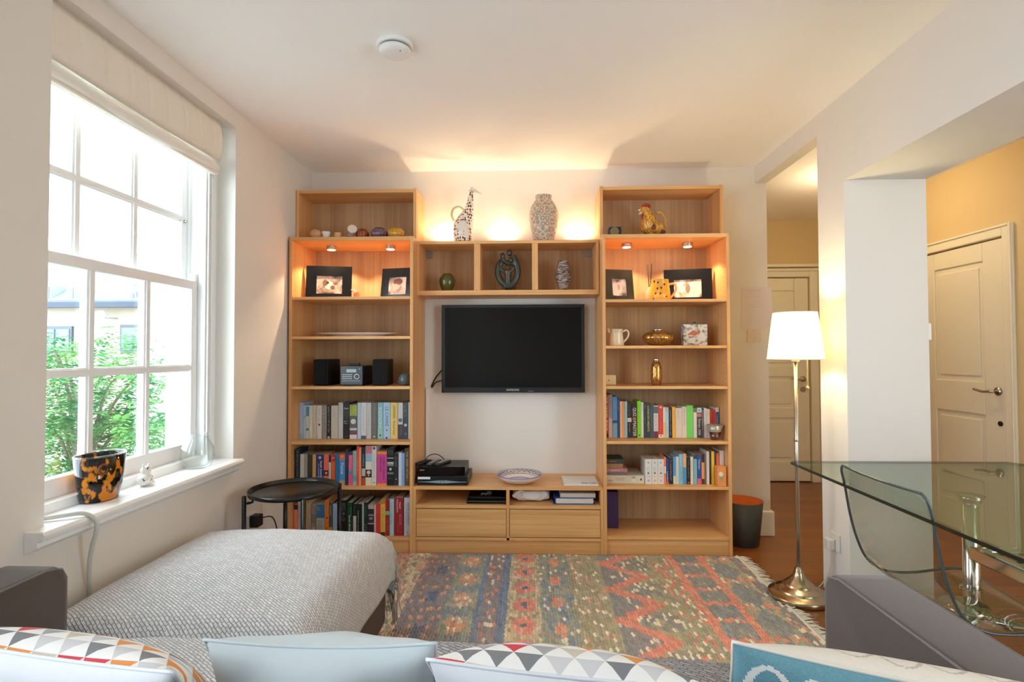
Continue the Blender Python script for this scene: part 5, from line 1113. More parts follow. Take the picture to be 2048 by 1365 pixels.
# double socket on the left wall, seen below the tray
def socket(label, c, n, w_=.146, h_=.086):
    """plate on a wall with normal n"""
    t = thing('wall_socket', label, 'socket', c); c = Vector(c); n = Vector(n); s = Vector((0, 0, 1)).cross(n)
    b = MB(); M = Matrix((( s.x, n.x, 0, c.x), (s.y, n.y, 0, c.y), (0, 0, 1, c.z), (0, 0, 0, 1)))
    b.box(-w_/2, w_/2, 0, .01, -h_/2, h_/2, M); obj('plate', b, mat('socket_white', (226, 222, 214), .35), t, bevel=.002)
    return t, M
t, M = socket('white double wall socket under the black tray table', (XL+.0008, 2.93, .33), (1, 0, 0))
obj('switches', MB().box(-.05, -.04, .01, .014, .018, .034, M).box(.04, .05, .01, .014, .018, .034, M), WHITE, t)
t = thing('plug_adapter', 'black plug adapter in the socket under the tray table', 'plug', (XL+.011, 2.96, .33))
M2 = T(Vector((XL+.0112, 2.965, .335)))
obj('adapter', MB().box(0, .05, -.03, .03, -.03, .035), BPLAST, t, bevel=.006).matrix_basis = T(Vector((0, 0, 0)))
for o in t.children: o.data.transform(Matrix.Translation(origin_of(t))); o.location = (0, 0, 0)
b = MB().tube(smoothpath([Vector((XL+.06, 2.97, .345)), Vector((XL+.10, 3.02, .33)), Vector((XL+.09, 3.10, .2)), Vector((XL+.06, 3.12, .05)), Vector((XL+.06, 3.2, .006))], 8), .0035, 8)
obj('lead', b, BPLAST, t, smooth=True)

# ================================================================== FLOOR LAMP
LX, LY = 1.372, 2.83
t = thing('floor_lamp', 'brushed steel floor lamp with lit cream shade beside the pier', 'lamp', (LX, LY, 0))
prof = [(.142, .002), (.146, .004), (.146, .024), (.145, .027), (.140, .030), (.118, .040), (.112, .042), (.110, .043), (.109, .050), (.106, .053), (.076, .066), (.073, .068), (.072, .075), (.066, .080), (.046, .096), (.030, .116), (.024, .130), (.0235, .134), (.020, .136), (.020, .150), (.013, .154), (.013, .160)]
obj('base', MB().lathe([(.001, .002)]+prof+[(.001, .160)], (LX, LY, 0), 56), mat('brushed_brass_steel', (196, 176, 148), .22, 1), t, smooth=True)
obj('pole', MB().tube([(LX, LY, .155), (LX, LY, 1.21)], .0095, 16).lathe([(.012, .80), (.0125, .802), (.0125, .812), (.012, .814)], (LX, LY, 0), 16), STEEL, t, smooth=True)
zb_, ztp = W(1600, 719, LY).z, W(1600, 626, LY).z
shm = bpy.data.materials.new('cream_lampshade'); shm.use_nodes = True; nt = shm.node_tree; nt.nodes.remove(nt.nodes['Principled BSDF'])
tr = N(nt, 'ShaderNodeBsdfTranslucent'); tr.inputs[0].default_value = (.86, .82, .56, 1); df = N(nt, 'ShaderNodeBsdfDiffuse'); df.inputs[0].default_value = (.88, .85, .66, 1)
mx = N(nt, 'ShaderNodeMixShader'); mx.inputs[0].default_value = .5; nt.links.new(tr.outputs[0], mx.inputs[1]); nt.links.new(df.outputs[0], mx.inputs[2]); nt.links.new(mx.outputs[0], nt.nodes['Material Output'].inputs[0])
rb, rt = M_(51, LY), M_(39.5, LY)
sh = obj('shade', MB().lathe([(rb, zb_), (rt, ztp)], (LX, LY, 0), 56), shm, t, smooth=True)
sh.data.polygons.foreach_get('use_smooth', [True]*len(sh.data.polygons))
bm = bmesh.new(); bm.from_mesh(sh.data); bmesh.ops.delete(bm, geom=[q for q in bm.faces if len(q.verts) > 8], context='FACES_ONLY'); bm.to_mesh(sh.data); bm.free()
obj('shade_trim', MB().tube([(LX+rb*math.cos(k*PI/28), LY+rb*math.sin(k*PI/28), zb_) for k in range(57)], .0022, 6).tube([(LX+rt*math.cos(k*PI/28), LY+rt*math.sin(k*PI/28), ztp) for k in range(57)], .0022, 6), mat('shade_trim', (236, 220, 180), .8), t)
obj('lamp_holder', MB().lathe([(.010, zb_-.015), (.018, zb_-.012), (.022, zb_), (.022, zb_+.008), (.014, zb_+.02), (.014, zb_+.05)], (LX, LY, 0), 24), mat('cream_holder', (226, 210, 176), .4), t, smooth=True)
obj('bulb', MB().ball((LX, LY, zb_+.085), (.022, .022, .03), 16, 12), mat('lit_bulb', (255, 240, 200), .4, emit=(255, 214, 140), estr=14), t, smooth=True)
b = MB(); cx = LX+.045
for k in range(26): b.ball((cx, LY-.03, zb_+.02-k*.0062), .0026, 6, 4)
b.ball((cx, LY-.03, zb_+.02-26*.0062-.004), .009, 12, 8)
obj('pull_chain', b, mat('chain_brass', (214, 190, 130), .3, .7), t, smooth=True)
lamp('lamp_bulb_light', 'POINT', (0, 0, zb_+.14), 7.0, (1, .85, .50), .035, parent=t)
b = MB().tube(smoothpath([Vector((LX+.02, LY+.13, .03)), Vector((LX+.06, LY+.10, .012)), Vector((1.50, 2.90, .02)), Vector((XR-.03, 2.86, .12)), Vector((XR-.022, 2.85, .23))], 8), .0035, 8)
tag(obj('lamp_cord', b, mat('cord_white', (226, 222, 210), .5), smooth=True), 'white cord running from the floor lamp to the pier socket', 'cord')
t, M = socket('white single wall socket low on the pier behind the lamp', (XR-.0008, 2.84, .285), (-1, 0, 0), .086, .086)
t = thing('plug', 'white plug of the floor lamp in the pier socket', 'plug', (XR-.011, 2.85, .27))
obj('plug_body', MB().box(XR-.05, XR-.0115, 2.825, 2.875, .245, .30), mat('socket_white', (226, 222, 214)), t, bevel=.006)
t = thing('door_chime', 'small white box fixed on the dining side edge of the pier', 'switch', (CX1, 2.77, 1.32))
zA, zB = W(1861, 646, 2.70).z, W(1861, 680, 2.70).z
obj('case', MB().box(CX1+.0005, CX1+.02, 2.73, 2.79, zB, zA), WHITE, t, bevel=.003)

# hall ceiling light (out of sight, lights the hall and dining side)
t = thing('ceiling_light', 'warm round ceiling light in the hall', 'lamp', (2.30, 3.9, H))
obj('glass_dome', MB().lathe([(.001, -.09), (.09, -.075), (.13, -.035), (.14, -.001)], (2.30, 3.9, H), 32), mat('lit_dome', (255, 240, 210), .4, emit=(255, 205, 130), estr=4), t, smooth=True)
lamp('hall_light', 'POINT', (0, 0, -.16), 7.5, (1, .76, .46), .1, parent=t)

# smoke alarm
c = G(790, 88, H); cx, cy = c.x, c.y
t = thing('smoke_alarm', 'round white smoke alarm on the ceiling', 'smoke alarm', (cx, cy, H))
obj('base', MB().lathe([(.001, -.018), (.072, -.018), (.074, -.014), (.074, -.0005)], (cx, cy, H), 48), WHITE, t, smooth=False, bevel=.002)
obj('slotted_ring', MB().lathe([(.062, -.030), (.062, -.0185)], (cx, cy, H), 48), mat('alarm_slot', (120, 125, 125), .6), t)
obj('cover', MB().lathe([(.001, -.048), (.040, -.047), (.060, -.040), (.067, -.030), (.064, -.0245), (.001, -.0245)], (cx, cy, H), 48), WHITE, t, smooth=True)
obj('indicator', MB().ball((cx+.03, cy-.03, H-.046), .003, 8, 6), mat('alarm_red', (150, 60, 50), .4), t)

# ================================================================== GLASS TABLE
TZ = .745; tx0 = G(1573, 920.5, TZ).x; ty1 = G(1573, 920.5, TZ).y; txr = 2.245
ty1 = min(ty1, 2.60)
poly = [(tx0, .95), (tx0, ty1), (txr-.22+.22*.35, ty1), (txr, ty1-.22), (txr, .95)]
poly = [(tx0, .95), (tx0+.0, ty1-.02), (tx0+.02, ty1), (txr-.02, ty1-.0), (txr+.14, ty1-.22), (txr+.14, .95)]
t = thing('glass_table', 'clear glass dining table with a dark polished edge in the right opening', 'table', ((tx0+txr)/2, 1.8, 0))
obj('glass_top', MB().prism(poly, 'z', TZ-.012, TZ), TGLASS, t)
b = MB(); n = len(poly); cxp = sum(p_[0] for p_ in poly)/n; cyp = sum(p_[1] for p_ in poly)/n
for i in range(n):
    a_ = Vector((*poly[i], 0)); c_ = Vector((*poly[(i+1) % n], 0)); d = (c_-a_); nn = Vector((-d.y, d.x, 0)).normalized()*.0012
    b.add([a_-nn+Vector((0, 0, TZ-.0118)), c_-nn+Vector((0, 0, TZ-.0118)), c_-nn+Vector((0, 0, TZ-.0002)), a_-nn+Vector((0, 0, TZ-.0002)), a_+nn+Vector((0, 0, TZ-.0118)), c_+nn+Vector((0, 0, TZ-.0118)), c_+nn+Vector((0, 0, TZ-.0002)), a_+nn+Vector((0, 0, TZ-.0002))],
          [(0, 1, 2, 3), (4, 7, 6, 5), (0, 4, 5, 1), (3, 2, 6, 7), (0, 3, 7, 4), (1, 5, 6, 2)])
obj('polished_edge', b, GEDGE, t)
RXl = 1.62
obj('chrome_rail', MB().box(RXl-.02, RXl+.02, 1.1, 2.05, .50, .55), CHROME, t, bevel=.006)
for yy in (2.05, 1.12):
    obj('leg', MB().tube([(RXl, yy, 0), (RXl, yy, .70)], .026, 20), CHROME, t, smooth=True)
    obj('leg_plate', MB().tube([(RXl, yy, .7005), (RXl, yy, TZ-.0125)], [.03, .045], 24), CHROME, t, smooth=True)
    obj('leg', MB().tube([(2.2, yy, 0), (2.2, yy, .70)], .026, 20), CHROME, t, smooth=True)
    obj('leg_plate', MB().tube([(2.2, yy, .7005), (2.2, yy, TZ-.0125)], [.03, .045], 24), CHROME, t, smooth=True)
    obj('cross_rail', MB().tube([(RXl+.025, yy, .525), (2.175, yy, .525)], .014, 12), CHROME, t, smooth=True)

# clear chairs: curved acrylic shell on a chrome base
def clear_chair(label, loc, rz):
    """local: seat faces +x, width along y"""
    t = thing('acrylic_chair', label, 'chair', loc, rz, 'clear acrylic chairs at the glass table')
    prof = smoothpath([Vector(q) for q in ((-.02, 0, .815), (.0, 0, .74), (.022, 0, .62), (.05, 0, .52), (.09, 0, .44), (.155, 0, .395), (.26, 0, .385), (.40, 0, .40), (.47, 0, .395), (.50, 0, .375))], 6)
    nP = len(prof); w2 = .235
    def half(s):       # half width along the shell, rounded at the top corners and front
        k = 1-min(1, s/.07); k2 = max(0, (s-.9)/.1)
        return w2*(1-.10*k*k-.06*k2*k2)
    def P(i, j):
        s = i; q = prof[min(nP-1, int(round(s*(nP-1))))]; y = (2*j-1)*half(s)
        return (q.x-.02*(2*j-1)**2*(1-s)*-1-.02, y, q.z+.012*(2*j-1)**2*s)
    sh = obj('shell', MB().grid(P, nP, 17), ACRYL, t, world=False, smooth=True, solid=.007)
    b = MB()
    for j in (0, 1): b.tube([P(k/(nP-1), j) for k in range(nP)], .0046, 8)
    b.tube([P(0, k/16) for k in range(17)], .0046, 8); b.tube([P(1, k/16) for k in range(17)], .0046, 8)
    obj('shell_edge', b, AEDGE, t, world=False, smooth=True)
    obj('column', MB().tube([(.27, 0, .06), (.27, 0, .36)], .022, 18).tube([(.27, 0, .355), (.27, 0, .378)], .07, 24), CHROME, t, world=False, smooth=True)
    b = MB()
    for sx in (-.13, .14):
        for sy in (-.15, .15):
            b.tube([(.27, 0, .345), (.27+sx*.5, sy*.5, .345), (.27+sx, sy, .362)], [.024, .018, .010], 10); b.tube([(.27+sx, sy, .362), (.27+sx, sy, .374)], .034, 20)
    obj('seat_bracket', b, CHROME, t, world=False, smooth=True)
    b = MB()
    for k in range(4):
        a_ = PI/4+k*PI/2; b.tube([(.27, 0, .075), (.27+.12*math.cos(a_), .12*math.sin(a_), .06), (.27+.26*math.cos(a_), .26*math.sin(a_), .02)], [.026, .02, .014], 12)
        b.tube([(.27+.26*math.cos(a_), .26*math.sin(a_), .0005), (.27+.26*math.cos(a_), .26*math.sin(a_), .018)], [.034, .03], 18)
    obj('star_base', b, CHROME, t, world=False, smooth=True)
    return t
clear_chair('clear acrylic chair at the near side of the glass table, nearest the sofa', (1.245, 1.95, 0), 0)
clear_chair('clear acrylic chair on the far side of the glass table, cut by the frame edge', (2.40, 2.02, 0), PI)

# ================================================================== SOFA
t = thing('sofa', 'dark taupe corner sofa with a chaise below the window', 'sofa', (-.3, 1.1, 0))
def rounded(name, x0, x1, y0, y1, z0, z1, r, m, par, seg=4):
    o = obj(name, MB().box(x0, x1, y0, y1, z0, z1), m, par); o.modifiers.new('round', 'BEVEL').width = r; o.modifiers['round'].segments = seg; o.data.shade_smooth(); return o
rounded('base', -1.24, .74, .62, 1.42, .06, .26, .02, BROWN, t)
def armrest(xa, xb):
    # rounded front top, slightly crowned
    pr = [(.60, .04), (1.415, .04), (1.425, .10), (1.425, .655), (1.415, .685), (1.39, .700), (1.35, .704), (.60, .704)]
    b = MB(); b.prism([(q[0], q[1]) for q in pr], 'x', xa, xb); o = obj('armrest', b, SOFA, t); k = o.modifiers.new('round', 'BEVEL'); k.width = .016; k.segments = 4; k.limit_method = 'ANGLE'; k.angle_limit = math.radians(50); o.data.shade_smooth()
    b = MB()
    for x in (xa+.005, xb-.005): b.tube([(x, .62, .7), (x, 1.36, .7), (x, 1.405, .688), (x, 1.420, .66), (x, 1.4205, .1)], .0028, 6)
    obj('piping', b, mat('piping_grey', (120, 116, 116), .8), o)
armrest(.752, .902); armrest(-1.40, -1.245)
rounded('backrest', -1.26, .755, .50, .70, .06, .80, .05, SOFA, t)
rounded('seat_cushion', -.60, .752, .70, 1.46, .262, .43, .05, SOFA, t)
rounded('seat_cushion', -1.258, -.602, .70, 1.46, .262, .43, .05, SOFA, t)
rounded('chaise', -1.47, -.645, 1.47, 2.42, .045, .44, .04, BROWN, t)
for x, y in ((-1.40, 2.34), (-.72, 2.34), (-1.2, .66), (.68, .66), (.68, 1.36)):
    obj('leg', MB().tube([(x, y, 0), (x, y, .062)], .02, 14), BLACK, t)

def drape(a, b_, r, cx, cy, zt, hu0, hu1, hv0, hv1, nu, nv, bulge=0, wr=.004, seed=0):
    """cloth over a rounded block: half sizes a,b_, hang lengths left/right/near/far"""
    Lu0, Lu1 = a+hu0, a+hu1; Lv0, Lv1 = b_+hv0, b_+hv1
    def path(s, h):      # returns (offset along axis, drop)
        k = abs(s)-(h-r)
        if k <= 0: return s, 0
        q = r*PI/2
        if k < q: return math.copysign(h-r+r*math.sin(k/r), s), r*(1-math.cos(k/r))
        return math.copysign(h, s), r+(k-q)
    def P(i, j):
        u = -Lu0+(Lu0+Lu1)*i; v = -Lv0+(Lv0+Lv1)*j
        x, du = path(u, a); y, dv = path(v, b_)
        z = zt-max(du, dv)-.35*min(du, dv)
        z += bulge*max(0, 1-(x/a)**2)*max(0, 1-(y/b_)**2)
        n = wr*(math.sin(9*u+5*v+seed)+.6*math.sin(17*v-7*u+seed*2)+.5*math.sin(31*u+3*seed))
        k = .5+.5*min(1, max(du, dv)/.05)
        return (cx+x+(n*k if du > .02 else 0), cy+y+(n*k if dv > .02 else 0), max(z+(n*.5 if max(du, dv) < .02 else 0), .012))
    def uv(i, j): return (-Lu0+(Lu0+Lu1)*i, -Lv0+(Lv0+Lv1)*j)
    return MB().grid(P, nu, nv, uv), P
# throw over the chaise
t = thing('knitted_throw', 'chunky pale grey knitted throw covering the chaise', 'throw', (-1.05, 1.9, .46))
mb, P = drape(.437, .47, .10, -1.06, 1.97, .464, .10, .17, .02, .22, 90, 110, .045, .004, 1)
obj('blanket', mb, KNIT, t, smooth=True, solid=.012)
mb2, _p = drape(.315, .26, .06, -.922, 1.27, .452, .0, .0, .0, .03, 40, 34, .03, .004, 2)
obj('blanket_fold', mb2, KNIT, t, smooth=True, solid=.012)
b = MB(); rr = random.Random(9)
for k in range(60):
    i = .70+.3*k/60; q = Vector(P(i, 1)); 
    b.tube([q+Vector((0, 0, .01)), q+Vector((rr.uniform(-.006, .012), .008+rr.uniform(0, .006), -.05)), q+Vector((rr.uniform(-.01, .022), .012+rr.uniform(0, .01), -.10-rr.uniform(0, .03)))], [.0028, .0022, .0012], 5)
for k in range(12):
    z0 = .41-.015*k; y = 2.30+.013*k
    b.tube([(-.632, 2.43, z0), (-.612+rr.uniform(0, .012), 2.44+rr.uniform(-.01, .02), z0-.07), (-.606+rr.uniform(0, .02), 2.43+rr.uniform(-.02, .03), z0-.16-rr.uniform(0, .04))], [.0028, .0022, .0012], 5)
obj('fringe', b, mat('fringe_wool', (196, 188, 178), .95), t, smooth=True)
# throw over the seat
t = thing('knitted_throw', 'heathered grey knitted throw covering the sofa seat', 'throw', (.1, 1.15, .44))
mb, P = drape(.655, .40, .07, .075, 1.11, .462, .0, .0, .0, .16, 70, 60, .03, .005, 3)
mb.v = [(x, y-.055*(x+.1)*max(0, (y-1.1)/.4), z-.03*(x+.1)*max(0, (z-.3)/.16)) for x, y, z in mb.v]
o = obj('blanket', mb, KNIT2, t, smooth=True, solid=.012)
t = thing('knitted_throw', 'grey fuzzy throw hanging over the sofa backrest', 'throw', (-.03, .6, .82))
mb, P = drape(.135, .105, .05, -.03, .602, .816, .0, .0, .2, .12, 26, 50, .02, .003, 5)
obj('blanket', mb, KNIT2, t, smooth=True, solid=.012)

# cushions
def tri_mat():
    m = bpy.data.materials.new('triangle_print_cotton'); m.use_nodes = True; nt = m.node_tree; b = nt.nodes['Principled BSDF']; L = nt.links.new
    def MA(op, a, c=None):
        n = N(nt, 'ShaderNodeMath', operation=op)
        for i, q in enumerate((a, c)):
            if q is None: continue
            if isinstance(q, (int, float)): n.inputs[i].default_value = q
            else: L(q, n.inputs[i])
        return n.outputs[0]
    uv = N(nt, 'ShaderNodeTexCoord'); sp = N(nt, 'ShaderNodeSeparateXYZ'); L(uv.outputs['UV'], sp.inputs[0])
    y = MA('MULTIPLY', sp.outputs[1], 1.0); row = MA('FLOOR', y); x = MA('ADD', sp.outputs[0], MA('MULTIPLY', MA('PINGPONG', row, 1.0), .5))
    fx = MA('FRACT', x); fy = MA('FRACT', y); d = MA('MULTIPLY', MA('ABSOLUTE', MA('SUBTRACT', fx, .5)), 2.0); mask = MA('LESS_THAN', d, MA('SUBTRACT', 1.0, fy))
    cb = N(nt, 'ShaderNodeCombineXYZ'); L(MA('FLOOR', x), cb.inputs[0]); L(row, cb.inputs[1]); wn = N(nt, 'ShaderNodeTexWhiteNoise', noise_dimensions='2D'); L(cb.outputs[0], wn.inputs['Vector'])
    cr = N(nt, 'ShaderNodeValToRGB'); cr.color_ramp.interpolation = 'CONSTANT'; e = cr.color_ramp.elements
    pal = [(214, 70, 84), (230, 156, 84), (168, 170, 172), (206, 208, 210), (206, 200, 184), (128, 130, 134), (230, 150, 80), (196, 200, 204)]
    while len(e) < len(pal): e.new(.5)
    for i, c in enumerate(pal): e[i].position = i/len(pal); e[i].color = lin(c)
    L(wn.outputs['Value'], cr.inputs[0]); mx = N(nt, 'ShaderNodeMix', data_type='RGBA'); mx.inputs[6].default_value = lin((240, 240, 238)); L(mask, mx.inputs[0]); L(cr.outputs[0], mx.inputs[7]); L(mx.outputs[2], b.inputs['Base Color'])
    b.inputs['Roughness'].default_value = .85; return m
TRIM = tri_mat()
def cushion(label, c, w_, h_, th, rx, ry, rz, colf, m, face_front=True, crease=0, nres=44, squeeze=0):
    """local x width, z height, y thickness; colf(u,v,side) -> sRGB"""
    t = thing('cushion', label, 'cushion', c, 0, 'cushions along the sofa back')
    t.rotation_euler = Euler((rx, ry, rz), 'XYZ')
    def P(side):
        def f_(i, j):
            u = 2*i-1; v = 2*j-1
            e = (max(0, 1-abs(u)**2.6)**.55)*(max(0, 1-abs(v)**2.6)**.55)
            pin = 1-.07*(1-abs(u)**2)*abs(v)**3; pin2 = 1-.07*(1-abs(v)**2)*abs(u)**3
            y = side*th/2*e*(1+crease*math.sin(6*u+2*v)+crease*.6*math.sin(11*v-4*u+side))
            x = u*w_/2*pin2; z = v*h_/2*pin-squeeze*(1-u*u)*max(0, v)*h_*.1
            return (x, y, z)
        return f_
    for side, nm in ((-1, 'back_cover'), (1, 'front_cover')):
        mb = MB().grid(P(side), nres, nres)
        if colf == 'tri':
            if side > 0:
                q = mb.v; kk = lambda p_: (th/2-abs(p_[1]))
                mb.uv = [((p_[0]+10)/.047, (p_[2]+math.copysign(kk(p_), p_[2])+10)/.042) for p_ in q]
            obj(nm, mb, TRIM if side > 0 else m, t, world=False, smooth=True)
        elif colf is None or (colf(0, 0, side) is None): o = obj(nm, mb, m if side == -1 or not isinstance(m, tuple) else m, t, world=False, smooth=True)
        else:
            o = obj(nm, mb, PRINTM, t, world=False, smooth=True)
            me = o.data; at = me.color_attributes.new('Col', 'FLOAT_COLOR', 'CORNER')
            vals = []
            for p_ in me.polygons:
                cen = p_.center; k_ = (th/2-abs(cen.y))/(h_/2); cc = lin(colf(cen.x/w_*2, cen.z/h_*2+math.copysign(k_, cen.z), side)); vals += list(cc)*len(p_.loop_indices)
            at.data.foreach_set('color', vals)
    b = MB(); pr = [P(1)(i/40, 0) for i in range(41)]+[P(1)(1, i/40) for i in range(1, 41)]+[P(1)(1-i/40, 1) for i in range(1, 41)]+[P(1)(0, 1-i/40) for i in range(1, 41)]
    b.tube(pr, .003, 6); obj('seam', b, m if not isinstance(m, tuple) else m[0], t, world=False, smooth=True)
    return t
TRI = [(222, 70, 80), (232, 150, 70), (150, 150, 152), (200, 202, 204), (206, 200, 184), (240, 240, 238), (120, 122, 126), (232, 150, 70), (190, 194, 196)]
def tri(u, v, side):
    if side < 0: return (232, 234, 238)
    n = 8.5; x = (u+1)*n/2*1.0; y = (v+3)*n/2*1.15; r = math.floor(y); fy = y-r; fx = (x+.5*(r % 2)) % 1; col = math.floor(x+.5*(r % 2))
    if abs(fx-.5)*2 < 1-fy:
        return TRI[int(abs(math.sin(col*12.9898+r*78.233)*43758.5)) % len(TRI)]
    return (240, 240, 238)
WCOT = mat('white_cotton', (228, 232, 238), .85, noise=.03, nscale=60)
cushion('white cushion with red and orange triangles, nearest the window', (-.745, .93, .625), .50, .46, .17, .62, .03, -.14, 'tri', WCOT, nres=60)
cushion('white cushion with orange and grey triangles in the middle', (.05, .945, .625), .42, .44, .17, .72, .06, -.04, 'tri', WCOT, nres=60)
PB = mat('pale_blue_cotton', (198, 210, 214), .85, noise=.04, nscale=30, bump=.15, bscale=14)
cushion('plain pale blue cushion between the two triangle cushions', (-.342, .95, .612), .38, .40, .16, .42, 0, .0, None, PB, crease=.10)
def loopcol(u, v, side):
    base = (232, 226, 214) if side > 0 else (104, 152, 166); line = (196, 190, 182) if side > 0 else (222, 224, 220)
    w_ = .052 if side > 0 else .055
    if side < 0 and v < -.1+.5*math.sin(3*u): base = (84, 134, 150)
    for k in range(9):
        cu = -.835+k*.21; cv = (1.19 if side < 0 else 1.2)-.04*math.sin(k*1.7); a_ = .098; bb = .30
        q = math.hypot((u-cu+.1*(v-cv))/a_, (v-cv+(.25 if side < 0 else .34))/bb)
        gr = math.hypot((u-cu)/a_**2, (v-cv+(.25 if side < 0 else .34))/bb**2)/max(q, .05)
        if abs(q-1)/max(gr, .1) < (.017 if side < 0 else .010): return line
    return base
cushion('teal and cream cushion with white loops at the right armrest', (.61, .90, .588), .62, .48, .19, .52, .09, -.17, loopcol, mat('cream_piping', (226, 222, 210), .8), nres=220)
cushion('cream cushion edge tucked behind the window side cushion', (-1.17, .99, .60), .20, .34, .14, .3, -.35, -.2, None, mat('cream_cotton', (214, 206, 190), .85))

# ================================================================== RUG
RX0_, RX1_, RY0, RY1 = -.95, 1.262, 1.45, 3.375
def build_rug():
    rw, sl = .0140, .036                       # rope width and slub length
    nu = int((RX1_-RX0_)/rw); su = 4; nvv = int((RY1-RY0)/sl); sv = 5
    U = nu*su+1; V = nvv*sv+1
    xs = np.linspace(RX0_, RX1_, U); ys = np.linspace(RY0, RY1, V)
    off = RNG.random(nu+1)*sl
    iu = np.minimum((np.arange(U)//su), nu-1)
    fu = (np.arange(U) % su)/su
    X, Y = np.meshgrid(xs, ys, indexing='ij')
    ph = ((Y-RY0+off[iu][:, None])/sl) % 1
    h = .004+.0055*np.sqrt(np.maximum(0, np.sin(np.pi*fu)))[:, None]*(.45+.55*np.sqrt(np.abs(np.sin(np.pi*ph))))
    h += RNG.normal(0, .0006, h.shape)
    Xw = X+.003*np.sin(np.pi*2*ph)+.002*np.sin(Y*20+X*7); Z = h
    v = np.stack([Xw, Y, Z], -1).reshape(-1, 3)
    I, J = np.meshgrid(np.arange(U-1), np.arange(V-1), indexing='ij')
    a = (I*V+J).ravel(); f = np.stack([a, a+V, a+V+1, a+1], -1)
    me = bpy.data.meshes.new('rug'); me.vertices.add(len(v)); me.vertices.foreach_set('co', v.ravel())
    me.loops.add(f.size); me.loops.foreach_set('vertex_index', f.ravel().astype(np.int32)); me.polygons.add(len(f))
    me.polygons.foreach_set('loop_start', np.arange(0, f.size, 4, dtype=np.int32)); me.polygons.foreach_set('loop_total', np.full(len(f), 4, dtype=np.int32))
    me.update(); me.validate()
    # colours: one per slub
    ru = (I.ravel()//su); rowx = RX0_+(ru+.5)*rw
    yy = RY0+(J.ravel()+.5)/sv*sl/1.0*( (RY1-RY0)/(nvv*sl) )
    sid = np.floor((yy-RY0+off[ru])/sl).astype(int)
    cache = {}
    PAL = dict(coral=(222, 136, 112), orange=(216, 156, 122), olive=(166, 158, 126), green=(152, 158, 140), grey=(142, 140, 138), mauve=(148, 136, 140), blue=(118, 138, 164), dblue=(106, 118, 146), cream=(226, 214, 186), tan=(200, 180, 146), yellow=(214, 196, 156), pink=(216, 162, 144), steel=(136, 148, 158), khaki=(176, 168, 140))
    P = {k: np.array(lin(c)[:3]) for k, c in PAL.items()}
    rr = random.Random(11)
    P = {k: c*.82+.18*c.mean()+.02 for k, c in P.items()}
    def ch(*o):
        r = rr.random(); acc = 0
        for n, w_ in o:
            acc += w_
            if r < acc: return P[n]
        return P[o[-1][0]]
    def col(x, y):
        per = .34; fy = (y/per) % 1; tri_ = abs(2*fy-1)
        if x < -.733: return ch(('coral', .35), ('yellow', .25), ('pink', .2), ('green', .2))
        if x < -.627: return ch(('yellow', .4), ('pink', .25), ('green', .2), ('cream', .15))
        if x < -.43:
            if -.55 < x < -.49 and fy < .35: return ch(('dblue', .9), ('mauve', .1))
            if fy % .25 < .07: return ch(('orange', .5), ('mauve', .5))
            return ch(('mauve', .7), ('grey', .3))
        if x < -.279:
            d = abs(((y/.25) % 1)-.5)*2; cx = abs(x+.355)/.075
            if cx < d-.25: return ch(('orange', .75), ('cream', .25))
            if d < .35 and cx < 1: return ch(('steel', .7), ('green', .3))
            return ch(('khaki', .55), ('green', .45))
        if x < -.246: return ch(('blue', .85), ('steel', .15))
        if x < -.16: return ch(('mauve', .55), ('grey', .2), ('cream', .13), ('coral', .12))
        if x < -.12: return ch(('blue', .85), ('dblue', .15))
        if x < .044:
            f2 = ((y/.20) % 1)-.5; d = math.hypot((x+.038)/.06, f2*2.4)
            if d < .3: return P['dblue']
            if d < .95: return ch(('coral', .85), ('pink', .15))
            return ch(('tan', .45), ('yellow', .3), ('olive', .25))
        if x < .215:
            f2 = ((y/.26) % 1)-.5; d = math.hypot((x-.13)/.035, f2*3.6)
            if d < .9: return ch(('orange', .8), ('coral', .2))
            return ch(('green', .38), ('steel', .24), ('olive', .2), ('blue', .1), ('cream', .08))
        if x < .386: return ch(('olive', .60), ('cream', .12), ('khaki', .18), ('orange', .1))
        if x < .69:
            zx = .42+.20*tri_
            if abs(x-zx) < .047: return ch(('coral', .92), ('orange', .08))
            if x < zx and x > .40 and tri_ > .25: return ch(('mauve', .55), ('grey', .27), ('cream', .18)) if x > .44 else P['grey']
            if x > zx and tri_ < .5: return ch(('grey', .55), ('olive', .25), ('cream', .2))
            return ch(('olive', .7), ('cream', .08), ('khaki', .22))
        if x < .82: return ch(('olive', .55), ('coral', .22), ('cream', .15), ('green', .08))
        if x < .855 or 1.035 > x > .99: return ch(('coral', .85), ('orange', .15))
        if x < .99:
            if (y/.17) % 1 < .22: return ch(('coral', .8), ('cream', .2))
            return ch(('grey', .6), ('steel', .3), ('olive', .1))
        if x < 1.19:
            d = abs(((y/.30) % 1)-.5)*2; cx = abs(x-1.11)/.08
            if cx < 1-d: return ch(('grey', .65), ('steel', .35))
            if (y/.15) % 1 < .25: return ch(('coral', .6), ('cream', .25), ('orange', .15))
            return ch(('khaki', .6), ('green', .3), ('orange', .1))
        return ch(('grey', .5), ('mauve', .25), ('cream', .1), ('orange', .15))
    key = ru.astype(np.int64)*10000+sid
    uq, inv = np.unique(key, return_inverse=True)
    cols = np.zeros((len(uq), 4)); cols[:, 3] = 1
    for i, k in enumerate(uq):
        r_, s_ = divmod(int(k), 10000); x = RX0_+(r_+.5)*rw; y = RY0+(s_+.5)*sl-off[r_]
        cols[i, :3] = col(x, y)*(1+rr.uniform(-.14, .14))
    fc = cols[inv.ravel()]; at = me.color_attributes.new('Col', 'FLOAT_COLOR', 'CORNER')
    at.data.foreach_set('color', np.repeat(fc, 4, axis=0).ravel())
    me.shade_smooth(); me.materials.append(RUGM)
    return me
